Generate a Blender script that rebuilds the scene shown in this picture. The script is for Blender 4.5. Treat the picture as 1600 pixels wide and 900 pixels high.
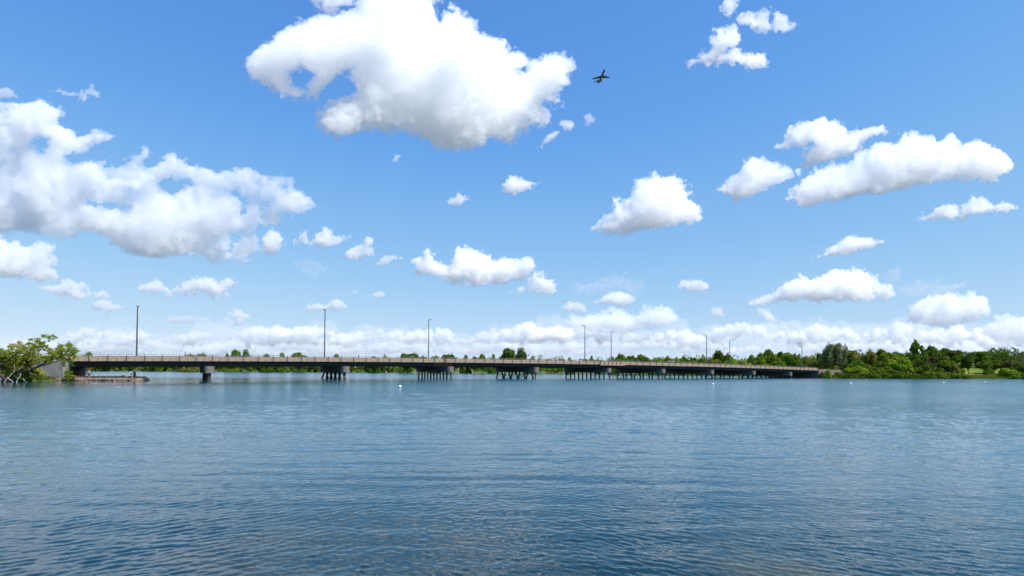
import bpy, bmesh, math, random
import numpy as np
from mathutils import Vector, Matrix, Euler

R = math.radians
scene = bpy.context.scene
for o in list(bpy.data.objects):
    bpy.data.objects.remove(o)
COL = scene.collection

# ------------------------------------------------------------------ camera
CAM_H = 2.2                      # eye height over the lake
FPX = 860.0                      # focal length in photo pixels (photo 1600 x 900)
PITCH, ROLL, SHIFT = R(1.3), R(0.29), 111.5 / 1600
cd = bpy.data.cameras.new("camera")
cam = bpy.data.objects.new("camera", cd)
COL.objects.link(cam)
cd.sensor_width = 36.0
cd.lens = FPX / 1600 * 36.0
cd.shift_y = SHIFT
cd.clip_start, cd.clip_end = 0.1, 60000
CAM = Vector((0, 0, CAM_H))
CROT = (Matrix.Rotation(R(90) + PITCH, 4, 'X') @ Matrix.Rotation(ROLL, 4, 'Z'))
cam.matrix_world = Matrix.Translation(CAM) @ CROT
scene.camera = cam
scene.render.resolution_x, scene.render.resolution_y = 1024, 576

# ------------------------------------------------------------------ sky and sun
SUN_EL, SUN_AZ = R(56), math.atan2(-0.48, 0.88)     # azimuth: angle from +X towards +Y
SUN_DIR = Vector((math.cos(SUN_EL) * math.cos(SUN_AZ), math.cos(SUN_EL) * math.sin(SUN_AZ), math.sin(SUN_EL)))
world = bpy.data.worlds.new("World")
scene.world = world
world.use_nodes = True
wt = world.node_tree
wt.nodes.clear()
wo = wt.nodes.new('ShaderNodeOutputWorld')
bg = wt.nodes.new('ShaderNodeBackground')
sky = wt.nodes.new('ShaderNodeTexSky')
sky.sky_type = 'NISHITA'
sky.sun_disc = False
sky.sun_elevation = SUN_EL
sky.sun_rotation = math.pi / 2 - SUN_AZ             # measured clockwise from +Y
sky.altitude = 0
sky.air_density, sky.dust_density, sky.ozone_density = 0.7, 0.0, 6.0
EXPOSURE = 0.55
BG = 0.12
# a hazy early-summer sky: the colours of the Sky Texture pass through one tone curve, the same in every direction
sc1 = wt.nodes.new('ShaderNodeVectorMath'); sc1.operation = 'SCALE'; sc1.inputs['Scale'].default_value = BG
crv = wt.nodes.new('ShaderNodeRGBCurve')
for ch, pts in enumerate((((0, 0), (.082, .130), (.12, .215), (.19, .33), (.29, .45), (.58, .64), (1, .72)),
                          ((0, 0), (.157, .345), (.23, .47), (.355, .59), (.5, .68), (.77, .78), (1, .84)),
                          ((0, 0), (.34, .80), (.46, .86), (.65, .90), (.8, .925), (1, .95)))):
    c_ = crv.mapping.curves[ch]
    c_.points[0].location = pts[0]; c_.points[1].location = pts[-1]
    for p_ in pts[1:-1]: c_.points.new(*p_)
crv.mapping.extend = 'HORIZONTAL'
crv.mapping.update()
sc2 = wt.nodes.new('ShaderNodeVectorMath'); sc2.operation = 'SCALE'; sc2.inputs['Scale'].default_value = 1 / (BG * 2 ** EXPOSURE)
bg.inputs['Strength'].default_value = BG
wt.links.new(sky.outputs[0], sc1.inputs[0]); wt.links.new(sc1.outputs[0], crv.inputs['Color'])
wt.links.new(crv.outputs[0], sc2.inputs[0]); wt.links.new(sc2.outputs[0], bg.inputs[0])
wt.links.new(bg.outputs[0], wo.inputs[0])
sd = bpy.data.lights.new("sun", 'SUN')
sd.energy = 4.7
sd.angle = R(0.53)
sd.color = (1.0, 0.96, 0.92)
sun = bpy.data.objects.new("sun", sd)
COL.objects.link(sun)
sun.rotation_euler = SUN_DIR.to_track_quat('Z', 'Y').to_euler()

scene.view_settings.view_transform = 'Standard'
scene.view_settings.look = 'None'
scene.view_settings.exposure = EXPOSURE
scene.view_settings.gamma = 1.0
scene.view_settings.use_curve_mapping = False
scene.render.engine = 'CYCLES'
cy = scene.cycles
cy.use_denoising = True
cy.max_bounces, cy.diffuse_bounces, cy.glossy_bounces = 48, 3, 3
cy.transmission_bounces, cy.volume_bounces, cy.transparent_max_bounces = 4, 48, 64
cy.sample_clamp_indirect = 6
cy.caustics_reflective = cy.caustics_refractive = False
try:
    cy.use_light_tree = False
except Exception:
    pass

# ------------------------------------------------------------------ helpers
def ray(px, py):
    d = Vector(((px - 800) / FPX, (450 - py) / FPX + SHIFT * 1600 / FPX, -1.0))
    return CROT.to_3x3() @ d

def on_plane(px, py, z=0.0):
    d = ray(px, py)
    return CAM + d * ((z - CAM_H) / d.z)

def at_y(px, py, Y):
    d = ray(px, py)
    return CAM + d * (Y / d.y)

def tag(o, label=None, cat=None, group=None, kind=None):
    if label: o['label'] = label
    if cat: o['category'] = cat
    if group: o['group'] = group
    if kind: o['kind'] = kind
    return o

def link(name, data, parent=None):
    o = bpy.data.objects.new(name, data)
    COL.objects.link(o)
    if parent is not None:
        o.parent = parent
    return o

def empty(name, loc=(0, 0, 0), rz=0.0):
    o = link(name, None)
    o.location = loc
    o.rotation_euler = (0, 0, rz)
    o.empty_display_size = 0.5
    return o

def mesh_np(name, V, F, mats=(), smooth=False, matidx=None):
    """mesh from numpy arrays: V (n,3), F (m,3 or 4)"""
    V = np.asarray(V, np.float32); F = np.asarray(F, np.int32)
    k = F.shape[1]
    me = bpy.data.meshes.new(name)
    me.vertices.add(len(V)); me.vertices.foreach_set('co', V.ravel())
    me.loops.add(F.size); me.loops.foreach_set('vertex_index', F.ravel())
    me.polygons.add(len(F))
    me.polygons.foreach_set('loop_start', np.arange(0, F.size, k, dtype=np.int32))
    if matidx is not None:
        me.polygons.foreach_set('material_index', np.asarray(matidx, np.int32))
    me.polygons.foreach_set('use_smooth', np.full(len(F), smooth))
    me.update(calc_edges=True)
    me.validate()
    for m in mats:
        me.materials.append(m)
    return me

class MB:
    """collects boxes, tubes and prisms, built as one mesh"""
    def __init__(self):
        self.v, self.f = [], []
    def add(self, vs, fs):
        n = len(self.v)
        self.v += [tuple(v) for v in vs]
        self.f += [tuple(i + n for i in f) for f in fs]
        return self
    def box(self, a, b, M=None):
        x0, y0, z0 = a; x1, y1, z1 = b
        vs = [Vector(p) for p in ((x0, y0, z0), (x1, y0, z0), (x1, y1, z0), (x0, y1, z0), (x0, y0, z1), (x1, y0, z1), (x1, y1, z1), (x0, y1, z1))]
        if M is not None: vs = [M @ v for v in vs]
        return self.add(vs, [(0, 3, 2, 1), (4, 5, 6, 7), (0, 1, 5, 4), (1, 2, 6, 5), (2, 3, 7, 6), (3, 0, 4, 7)])
    def prism(self, poly, z0, z1, M=None):
        """poly: list of (x, y) counter-clockwise"""
        n = len(poly)
        vs = [Vector((x, y, z0)) for x, y in poly] + [Vector((x, y, z1)) for x, y in poly]
        if M is not None: vs = [M @ v for v in vs]
        fs = [tuple(reversed(range(n))), tuple(range(n, 2 * n))]
        fs += [(i, (i + 1) % n, n + (i + 1) % n, n + i) for i in range(n)]
        return self.add(vs, fs)
    def tube(self, pts, rads, n=6, cap=True):
        pts = [Vector(p) for p in pts]
        rings = []
        for i, p in enumerate(pts):
            t = (pts[min(i + 1, len(pts) - 1)] - pts[max(i - 1, 0)]).normalized()
            a = t.orthogonal().normalized() if i == 0 else (rings[-1][1] - t * rings[-1][1].dot(t)).normalized()
            b = t.cross(a)
            r = rads[i] if hasattr(rads, '__len__') else rads
            rings.append(([p + (a * math.cos(2 * math.pi * k / n) + b * math.sin(2 * math.pi * k / n)) * r for k in range(n)], a))
        vs = [v for ring, _ in rings for v in ring]
        fs = []
        for i in range(len(pts) - 1):
            for k in range(n):
                fs.append((i * n + k, i * n + (k + 1) % n, (i + 1) * n + (k + 1) % n, (i + 1) * n + k))
        if cap:
            fs += [tuple(reversed(range(n))), tuple(range((len(pts) - 1) * n, len(pts) * n))]
        return self.add(vs, fs)
    def ball(self, c, r, seg=10, rings=6):
        c = Vector(c)
        r = r if hasattr(r, '__len__') else (r, r, r)
        vs = [c + Vector((0, 0, -r[2]))]
        for i in range(1, rings):
            t = -math.pi / 2 + math.pi * i / rings
            for k in range(seg):
                a = 2 * math.pi * k / seg
                vs.append(c + Vector((r[0] * math.cos(t) * math.cos(a), r[1] * math.cos(t) * math.sin(a), r[2] * math.sin(t))))
        vs.append(c + Vector((0, 0, r[2])))
        fs = [(0, 1 + (k + 1) % seg, 1 + k) for k in range(seg)]
        for i in range(rings - 2):
            for k in range(seg):
                a = 1 + i * seg; b = a + seg
                fs.append((a + k, a + (k + 1) % seg, b + (k + 1) % seg, b + k))
        l = len(vs) - 1; a = 1 + (rings - 2) * seg
        fs += [(a + k, a + (k + 1) % seg, l) for k in range(seg)]
        return self.add(vs, fs)
    def mesh(self, name, mat, smooth=False):
        me = bpy.data.meshes.new(name)
        me.from_pydata(self.v, [], self.f)
        if smooth:
            me.polygons.foreach_set('use_smooth', [True] * len(me.polygons))
        if mat is not None: me.materials.append(mat)
        me.update()
        return me
    def build(self, name, mat, parent=None, smooth=False):
        return link(name, self.mesh(name, mat, smooth), parent)

class NT:
    """short hand for building node trees"""
    def __init__(self, name):
        self.m = bpy.data.materials.new(name)
        self.m.use_nodes = True
        self.t = self.m.node_tree
        self.t.nodes.clear()
        self.out = self.n('ShaderNodeOutputMaterial')
    def n(self, kind, props=None, **ins):
        nd = self.t.nodes.new(kind)
        for k, v in (props or {}).items():
            setattr(nd, k, v)
        for k, v in ins.items():
            key = int(k[1:]) if k[0] == '_' and k[1:].isdigit() else k.replace('_', ' ')
            self.set(nd.inputs[key], v)
        return nd
    def set(self, sock, v):
        if hasattr(v, 'links'):
            self.t.links.new(v, sock)
        else:
            sock.default_value = v
    def math(self, op, a, b=0.0, c=0.0):
        nd = self.n('ShaderNodeMath', {'operation': op}, _0=a, _1=b)
        if op in ('MULTIPLY_ADD', 'SMOOTH_MIN'): self.set(nd.inputs[2], c)
        return nd.outputs[0]
    def noise(self, vec, scale, detail=4.0, rough=0.55, dist=0.0):
        nd = self.n('ShaderNodeTexNoise', None, Scale=scale, Detail=detail, Roughness=rough, Distortion=dist)
        if vec is not None: self.set(nd.inputs['Vector'], vec)
        return nd.outputs[0]
    def ramp(self, fac, stops):
        nd = self.n('ShaderNodeValToRGB', None, Fac=fac)
        e = nd.color_ramp.elements
        while len(e) < len(stops): e.new(0.5)
        for el, (p, c) in zip(e, stops):
            el.position = p
            el.color = (c, c, c, 1) if not hasattr(c, '__len__') else tuple(c) + (1,) * (4 - len(c))
        return nd.outputs[0]
    def mix(self, fac, a, b):
        nd = self.n('ShaderNodeMix', {'data_type': 'RGBA'})
        self.set(nd.inputs[0], fac)
        for s, v in ((nd.inputs[6], a), (nd.inputs[7], b)):
            self.set(s, v if hasattr(v, 'links') else tuple(v) + (1,) * (4 - len(v)))
        return nd.outputs[2]
    def surf(self, node):
        self.t.links.new(node.outputs[0], self.out.inputs['Surface'])
        return self.m
# ------------------------------------------------------------------ materials
def obj_coord(t):
    return t.n('ShaderNodeTexCoord').outputs['Object']

def m_concrete(name, col, var=0.25, scale=1.2, streak=0.35):
    t = NT(name)
    co = obj_coord(t)
    n1 = t.noise(co, scale, 6, 0.6)
    mp = t.n('ShaderNodeMapping', None, Vector=co); mp.inputs['Scale'].default_value = (3.5, 3.5, 0.25)
    n2 = t.noise(mp.outputs[0], 1.0, 5, 0.65)
    n3 = t.noise(co, 14, 3, 0.6)
    dk = tuple(c * (1 - var) for c in col); lt = tuple(min(1, c * (1 + var)) for c in col)
    c1 = t.mix(t.ramp(n1, ((0.3, 0), (0.7, 1))), dk, lt)
    c2 = t.mix(t.math('MULTIPLY', t.ramp(n2, ((0.48, 0), (0.72, 1))), streak), c1, tuple(c * 0.45 for c in col))
    b = t.n('ShaderNodeBump', None, Strength=0.25, Distance=0.02, Height=n3)
    return t.surf(t.n('ShaderNodeBsdfPrincipled', None, Base_Color=c2, Roughness=0.88, Normal=b.outputs[0]))

def m_plain(name, col, rough=0.7, var=0.2, scale=6.0, metal=0.0):
    t = NT(name)
    n1 = t.noise(obj_coord(t), scale, 4, 0.6)
    c = t.mix(t.ramp(n1, ((0.3, 0), (0.7, 1))), tuple(c * (1 - var) for c in col), tuple(c * (1 + var) for c in col))
    return t.surf(t.n('ShaderNodeBsdfPrincipled', None, Base_Color=c, Roughness=rough, Metallic=metal))

def m_leaf(name, a, b, trans=0.35):
    """leaf clumps, each of its own green, light passing through"""
    t = NT(name)
    g = t.n('ShaderNodeNewGeometry')
    oi = t.n('ShaderNodeObjectInfo')
    c = t.mix(g.outputs['Random Per Island'], a, b)
    hs = t.n('ShaderNodeHueSaturation', None, Color=c)
    t.set(hs.inputs['Value'], t.math('MULTIPLY_ADD', oi.outputs['Random'], 0.4, 0.8))
    t.set(hs.inputs['Hue'], t.math('MULTIPLY_ADD', oi.outputs['Random'], 0.03, 0.485))
    df = t.n('ShaderNodeBsdfDiffuse', None, Color=hs.outputs[0])
    tl = t.n('ShaderNodeBsdfTranslucent', None, Color=hs.outputs[0])
    mx = t.n('ShaderNodeMixShader', None, Fac=trans)
    t.t.links.new(df.outputs[0], mx.inputs[1]); t.t.links.new(tl.outputs[0], mx.inputs[2])
    return t.surf(mx)

M_TAN = m_concrete('tan_concrete', (0.355, 0.258, 0.192), 0.32, 0.9, 0.7)
M_GREY = m_concrete('grey_concrete', (0.24, 0.235, 0.225), 0.3, 0.8, 0.5)
M_WING = m_concrete('weathered_concrete', (0.165, 0.14, 0.12))
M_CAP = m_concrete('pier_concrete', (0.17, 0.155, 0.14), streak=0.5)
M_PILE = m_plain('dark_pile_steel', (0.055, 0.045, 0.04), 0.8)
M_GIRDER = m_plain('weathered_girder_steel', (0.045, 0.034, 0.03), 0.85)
M_RUST = m_plain('rusty_steel', (0.16, 0.05, 0.035), 0.85)
M_POST = m_plain('brown_railing_steel', (0.09, 0.055, 0.04), 0.7)
M_RAIL = m_plain('grey_railing_steel', (0.16, 0.16, 0.16), 0.5)
M_LAMP = m_plain('dark_lamp_steel', (0.07, 0.075, 0.085), 0.5)
M_ASPHALT = m_plain('asphalt', (0.05, 0.05, 0.05), 0.9)
M_BARK = m_plain('bark', (0.075, 0.06, 0.048), 0.9)
M_BARKDARK = m_plain('wet_dark_bark', (0.045, 0.036, 0.03), 0.9)
M_DRIFT = m_plain('bleached_wood', (0.42, 0.37, 0.31), 0.85)
M_WALL = m_concrete('shaded_wing_concrete', (0.15, 0.15, 0.15), 0.35, 0.7, 0.6)  # grey lowered to carry the trees' shade on the left wing wall
M_ROCK = m_concrete('tan_rubble', (0.175, 0.128, 0.088), 0.5, 1.1)
M_DARKROCK_SHADE = m_plain('dark_rock_and_shade', (0.017, 0.016, 0.016), 0.8)  # dark stone, near black so it also carries the ledge crest's shade

# ------------------------------------------------------------------ the lie of the land
LAKE = [(-160, 2), (-150, 40), (-122, 78), (-108, 92), (-98, 98), (-92.5, 105), (-89.5, 111), (-102, 135), (-128, 135), (-300, 30), (-900, -40), (-1000, 830),
        (-300, 850), (0, 835), (170, 800), (235, 640), (215, 470), (175, 340), (140, 288), (127, 276), (139, 253.5), (151, 250), (182, 252.5), (215, 259),
        (251, 267), (330, 262), (700, 240), (700, 2)]

def sdf_poly(poly, X, Y):
    d2 = np.full(X.shape, 1e15); ins = np.zeros(X.shape, bool)
    for i in range(len(poly)):
        x0, y0 = poly[i]; x1, y1 = poly[(i + 1) % len(poly)]
        ex, ey = x1 - x0, y1 - y0
        t = np.clip(((X - x0) * ex + (Y - y0) * ey) / (ex * ex + ey * ey), 0, 1)
        d2 = np.minimum(d2, (X - x0 - t * ex) ** 2 + (Y - y0 - t * ey) ** 2)
        if y0 != y1:
            ins ^= ((y0 > Y) != (y1 > Y)) & (X < (x1 - x0) * (Y - y0) / (y1 - y0) + x0)
    return np.where(ins, -np.sqrt(d2), np.sqrt(d2))      # positive on land

def sstep(a, b, x):
    t = np.clip((x - a) / (b - a), 0, 1)
    return t * t * (3 - 2 * t)

def land_z(X, Y):
    X = np.asarray(X, float); Y = np.asarray(Y, float)
    d = sdf_poly(LAKE, X, Y)
    wob = 0.12 * np.sin(X * 0.9 + Y * 0.4) + 0.1 * np.sin(X * 0.37 - Y * 0.71)
    z = np.where(d < 0, np.maximum(-2.2, d * 0.35), 0.55 * sstep(0, 2.2, d) + 0.35 * sstep(2, 12, d) + wob * sstep(0.5, 4, d))
    far = sstep(380, 560, Y)
    right = sstep(140, 190, X) * sstep(225, 250, Y)
    z = z + right * (1 - far) * 6.2 * sstep(12, 95, d)
    z = z + far * 7.0 * sstep(10, 220, d) * (1 + 0.25 * np.sin(X * 0.011) + 0.2 * np.sin(X * 0.027 + 1))
    # the camera's own bank stays low
    z = np.where((Y < 2.2) & (np.abs(X) < 155), np.minimum(z, 0.45), z)
    return z

def axis(lo, hi, parts):
    out = [lo]
    for a, b, st in parts:
        out += list(np.arange(a, b, st))
    out.append(hi)
    return np.unique(np.array(out, float))

gx = axis(-24000, 24000, ((-20000, -4000, 4000), (-4000, -1200, 400), (-1200, -340, 40), (-340, -140, 8), (-140, -84, 1.0), (-84, 110, 10), (110, 300, 2.5), (300, 900, 20), (900, 4000, 300), (4000, 20000, 4000)))
gy = axis(-24000, 24000, ((-20000, -1000, 3000), (-1000, -60, 100), (-60, 0, 10), (0, 12, 1.0), (12, 80, 6), (80, 140, 1.0), (140, 240, 6), (240, 360, 2.5), (360, 760, 20), (760, 1100, 12), (1100, 4000, 250), (4000, 20000, 4000)))
GX, GY = np.meshgrid(gx, gy, indexing='ij')
GZ = land_z(GX, GY)
nxg, nyg = len(gx), len(gy)
idx = np.arange(nxg * nyg).reshape(nxg, nyg)
gq = np.stack([idx[:-1, :-1], idx[1:, :-1], idx[1:, 1:], idx[:-1, 1:]], -1).reshape(-1, 4)
t = NT('meadow_ground')
co = t.n('ShaderNodeNewGeometry').outputs['Position']
n1 = t.noise(co, 0.12, 6, 0.6); n2 = t.noise(co, 1.7, 5, 0.65)
sep = t.n('ShaderNodeSeparateXYZ', None, Vector=co)
gcol = t.mix(t.ramp(n1, ((0.35, 0), (0.65, 1))), (0.075, 0.125, 0.018), (0.15, 0.19, 0.03))
gcol = t.mix(t.math('MULTIPLY', t.ramp(n2, ((0.45, 0), (0.75, 1))), 0.5), gcol, (0.19, 0.16, 0.06))
gcol = t.mix(t.ramp(sep.outputs['Z'], ((0.05, 1), (0.22, 0))), gcol, (0.09, 0.075, 0.05))
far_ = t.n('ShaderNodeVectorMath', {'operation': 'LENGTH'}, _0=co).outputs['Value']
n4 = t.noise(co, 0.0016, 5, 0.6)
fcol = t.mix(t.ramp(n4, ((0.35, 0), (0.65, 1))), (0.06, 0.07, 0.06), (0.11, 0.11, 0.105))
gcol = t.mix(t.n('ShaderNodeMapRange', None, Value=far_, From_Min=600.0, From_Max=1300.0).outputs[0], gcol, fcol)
M_GROUND = t.surf(t.n('ShaderNodeBsdfPrincipled', None, Base_Color=gcol, Roughness=1.0, Specular_IOR_Level=0.05))
ground = link('ground', mesh_np('ground', np.stack([GX, GY, GZ], -1).reshape(-1, 3), gq, [M_GROUND], True))
tag(ground, 'grassy shores and low wooded hills around the lake', 'ground', kind='structure')

# ------------------------------------------------------------------ the lake
rr = [3.0]
while rr[-1] < 4500:
    r_ = rr[-1]
    rr.append(r_ * (1.0044 if r_ < 24 else 1.010 if r_ < 90 else 1.025 if r_ < 300 else 1.08))
rr = np.array(rr)
fine = np.radians(np.arange(-46, 46.01, 0.2))
coarse = np.radians(np.arange(51, 309.1, 6.0))
th = np.concatenate([fine, coarse])
RR, TH = np.meshgrid(rr, th, indexing='ij')
WX, WY = RR * np.sin(TH), RR * np.cos(TH)
rsw = np.random.RandomState(11)
def patch(X, Y, s, seed):
    r = np.random.RandomState(seed)
    v = 0
    for k in range(7):
        a = r.rand() * 6.28; f = s * (0.5 + 1.3 * r.rand())
        v = v + np.sin((X * math.cos(a) + Y * math.sin(a)) * f + r.rand() * 6.28)
    return v / 2.0
dr = np.gradient(rr)[:, None]
cell = np.maximum(dr, RR * np.radians(0.2)) * np.ones_like(TH)
left = sstep(3.5, -5.0, WX + 0.25 * (WY - 8) * 0 + 2.0 * patch(WX, WY, 0.25, 1))
ruff = 0.75 + 0.45 * np.clip(patch(WX, WY, 0.16, 2), -1, 1)
WZ = np.zeros_like(WX)
def waves(n, lo, hi, ang, spread, slope, env):
    global WZ
    for k in range(n):
        lam = lo * (hi / lo) ** ((k + rsw.rand()) / n)
        a = ang + spread * rsw.randn()
        kx, ky = math.cos(a) * 2 * math.pi / lam, math.sin(a) * 2 * math.pi / lam
        amp = slope * lam / (2 * math.pi) * math.sqrt(2.0 / n)
        fade = sstep(0.6, 2.0, lam / cell)
        ph = kx * WX + ky * WY + rsw.rand() * 6.28 + 0.9 * patch(WX, WY, 0.9 / lam * 0.35, 50 + k)
        s = np.sin(ph)
        WZ += amp * fade * env * (s + 0.22 * np.cos(2 * ph))
waves(34, 0.085, 0.23, R(125), 0.22, 0.125, left * ruff)
waves(34, 0.075, 0.21, R(62), 0.34, 0.11, (1 - left) * ruff)
waves(18, 0.08, 0.27, R(98), 0.5, 0.06, ruff)
waves(26, 0.35, 1.1, R(95), 0.55, 0.042, ruff * sstep(9, 22, RR))
waves(12, 0.6, 1.3, R(93), 0.14, 0.027, 0.15 + 0.85 * sstep(-0.3, 0.8, patch(WX, WY, 0.09, 9)))
ring = np.hypot(WX + 4.0, WY - 1.0)                  # long curved bands, the spent wake of a boat
WZ += (0.036 * 0.75 / 6.283) * np.sin(6.283 * ring / 0.75 + 1.2 * patch(WX, WY, 0.12, 33)) * sstep(8, 13, ring) * sstep(34, 20, ring) * sstep(-3, 3, WX) \
    * (0.35 + 0.65 * sstep(-0.4, 0.7, patch(WX, WY, 0.2, 34))) * sstep(1.0, 3.0, 0.75 / cell)
waves(6, 1.5, 3.5, R(80), 0.3, 0.010, 1.0)
WZ *= (RR < 260) * sstep(3.0, 4.5, RR)
nr, nt_ = WX.shape
iw = np.arange(nr * nt_).reshape(nr, nt_)
iw2 = np.concatenate([iw, iw[:, :1]], 1)
wq = np.stack([iw2[:-1, :-1], iw2[:-1, 1:], iw2[1:, 1:], iw2[1:, :-1]], -1).reshape(-1, 4)[:, ::-1]
t = NT('lake_water')
geo = t.n('ShaderNodeNewGeometry')
co = geo.outputs['Position']
mp = t.n('ShaderNodeMapping', None, Vector=co); mp.inputs['Rotation'].default_value = (0, 0, R(-20)); mp.inputs['Scale'].default_value = (0.95, 1.0, 1.0)
w1 = t.noise(mp.outputs[0], 9.0, 2, 0.5, 0.2)
mp2 = t.n('ShaderNodeMapping', None, Vector=co); mp2.inputs['Rotation'].default_value = (0, 0, R(25)); mp2.inputs['Scale'].default_value = (0.85, 1.0, 1.0)
w2 = t.noise(mp2.outputs[0], 3.2, 2, 0.5, 0.2)
calm = t.ramp(t.noise(co, 0.03, 4, 0.55), ((0.36, 0.55), (0.62, 1.0)))
dist_ = t.n('ShaderNodeVectorMath', {'operation': 'LENGTH'}, _0=co).outputs['Value']
d4 = t.math('MULTIPLY', dist_, 1 / 400.0)
farw = t.ramp(d4, ((0.02, 0.2), (0.12, .75), (0.30, 1.0), (0.42, 0.55), (1.0, .55)))
lee = t.n('ShaderNodeMapRange', None, Value=t.n('ShaderNodeVectorMath', {'operation': 'DISTANCE'}, _0=co, _1=(-85.0, 108.0, 0.0)).outputs['Value'], From_Min=32.0, From_Max=92.0, To_Min=0.10, To_Max=1.0).outputs[0]
hgt = t.math('MULTIPLY', t.math('MULTIPLY', t.math('ADD', t.math('MULTIPLY', w1, 0.026), t.math('MULTIPLY', w2, 0.05)), calm), t.math('MULTIPLY', t.math('MULTIPLY', farw, lee), 2.4))
bmp = t.n('ShaderNodeBump', None, Strength=1.0, Distance=1.0, Height=hgt)
sh = t.ramp(t.noise(co, 0.5, 4, 0.6), ((0.5, 0), (0.68, 1)))
sepw = t.n('ShaderNodeSeparateXYZ', None, Vector=co)
near = t.ramp(t.math('MULTIPLY', sepw.outputs['Y'], 0.1), ((0.62, 1), (0.95, 0)))
far_sky_tint = t.n('ShaderNodeMapRange', None, Value=t.n('ShaderNodeVectorMath', {'operation': 'LENGTH'}, _0=co).outputs['Value'], From_Min=7.0, From_Max=30.0).outputs[0]  # body colour bluer and brighter with distance, standing in for reflected sky
body = t.mix(far_sky_tint, (0.004, 0.023, 0.028), (0.006, 0.090, 0.128))
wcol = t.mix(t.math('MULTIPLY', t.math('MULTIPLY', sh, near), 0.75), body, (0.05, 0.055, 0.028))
open_ = t.ramp(d4, ((0.02, 0.04), (0.08, .08), (0.2, .13), (0.30, .15), (0.42, 0.11), (1.0, .10)))
open_ = t.math('MULTIPLY', open_, lee)
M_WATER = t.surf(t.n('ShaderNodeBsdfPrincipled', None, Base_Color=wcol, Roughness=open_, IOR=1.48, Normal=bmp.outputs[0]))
lake = link('lake_water', mesh_np('lake_water', np.stack([WX, WY, WZ], -1).reshape(-1, 3), wq, [M_WATER], True))
tag(lake, 'blue rippled lake filling the lower half of the view', 'lake', kind='structure')
# ------------------------------------------------------------------ the bridge
NEAR0 = Vector((-67.7, 125.2, 0))
UANG = math.atan2(0.522, 0.853)
BU, BN = Vector((0.853, 0.522, 0)), Vector((-0.522, 0.853, 0))       # along the bridge, and across it away from the viewer
S0, S1, BW = -26.0, 244.0, 25.0
def zr(s):
    s = max(s, -26.0)
    return 6.22 - 0.85 * ((s - 97) / 118.0) ** 2              # top of the handrail
def s_of_px(px):                                                      # where the sight line of a photo column crosses the near edge
    r = (px - 800) / FPX
    Y = 166.64 / (1 - 0.612 * r)
    return (r * Y + 67.7) / 0.853
bridge = empty('road_bridge', NEAR0, UANG)
tag(bridge, 'long low road bridge on dark pile piers crossing the lake, with a tan panelled parapet', 'bridge')

def sweep(sec, s0, s1, step=4.5):
    """sec: closed (y, dz) section, dz below the handrail line; swept along the camber"""
    n = max(1, int(round((s1 - s0) / step)))
    vs, fs = [], []
    k = len(sec)
    for i in range(n + 1):
        s = s0 + (s1 - s0) * i / n
        vs += [(s, y, zr(s) + dz) for y, dz in sec]
    for i in range(n):
        for j in range(k):
            fs.append((i * k + j, i * k + (j + 1) % k, (i + 1) * k + (j + 1) % k, (i + 1) * k + j))
    fs += [tuple(reversed(range(k))), tuple(range(n * k, n * k + k))]
    return MB().add(vs, fs)
def rect(y0, y1, z0, z1): return [(y0, z0), (y0, z1), (y1, z1), (y1, z0)]

sweep(rect(0.24, BW - 0.24, -1.42, -1.12), S0, S1).build('deck_slab', M_GREY, bridge)
sweep(rect(2.4, BW - 2.4, -1.116, -1.10), S0, S1).build('roadway', M_ASPHALT, bridge)
for y in (1.4, 5.1, 8.8, 12.5, 16.2, 19.9, 23.6):
    sec = [(y - .25, -2.5), (y - .25, -2.42), (y - .05, -2.40), (y - .05, -1.5), (y - .25, -1.48), (y - .25, -1.425),
           (y + .25, -1.425), (y + .25, -1.48), (y + .05, -1.5), (y + .05, -2.40), (y + .25, -2.42), (y + .25, -2.5)]
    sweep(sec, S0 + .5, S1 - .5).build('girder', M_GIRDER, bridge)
hs0, hs1 = s_of_px(679), s_of_px(708)
tag(MB().box((hs0, 0.98, zr(57) - 2.45), (hs1, 1.13, zr(57) - 1.47)).build('girder_splice', M_RUST, bridge), 'rust red splice on the outer girder')

# parapet: one panel, one post per joint; the lookout stands half a metre proud
LK0, LK1 = s_of_px(937), s_of_px(974)
PS0 = S0 - 25.6
edges = [PS0]
while edges[-1] < S1 - 0.6:
    s = edges[-1]
    st = 3.2
    if s < LK0 < s + st: st = LK0 - s if LK0 - s > 0.8 else LK0 - s + 1.3
    elif LK0 - 0.01 <= s < LK1 - 0.3: st = (LK1 - LK0) / 6
    edges.append(min(s + st, S1))
def in_look(s): return LK0 - 0.05 <= s < LK1 - 0.05
panel_meshes = {}
for a, b in zip(edges[:-1], edges[1:]):
    L = round(b - a, 2); tilt = (zr(b) - zr(a)) / (b - a)
    key = L
    if key not in panel_meshes:
        m = MB()
        m.box((0.015, 0, -1.37), (L - 0.015, 0.23, -0.86))
        m.box((0.03, 0.045, -0.86), (L - 0.03, 0.21, -0.80))
        m.box((0.015, 0.012, -0.80), (L - 0.015, 0.225, -0.32))
        m.box((0.0, -0.03, -0.32), (L, 0.26, -0.265))
        panel_meshes[key] = m.mesh('parapet_panel', M_TAN)
    y0 = -0.55 if in_look(a) else 0.0
    o = link('parapet_panel', panel_meshes[key], bridge)
    o.location = (a, y0, zr(a)); o.rotation_euler = (0, -math.atan(tilt), 0)
post_me = MB().box((-0.07, -0.10, -1.2), (0.07, -0.002, 0.0)).box((-0.09, -0.13, -1.25), (0.09, -0.002, -1.12)).mesh('railing_post', M_POST)
for s in edges:
    o = link('railing_post', post_me, bridge)
    o.location = (s, -0.55 if in_look(s) else 0.0, zr(s))
for s in (s_of_px(694), s_of_px(697.5)):
    link('railing_post', post_me, bridge).location = (s, 0, zr(s))
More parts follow.
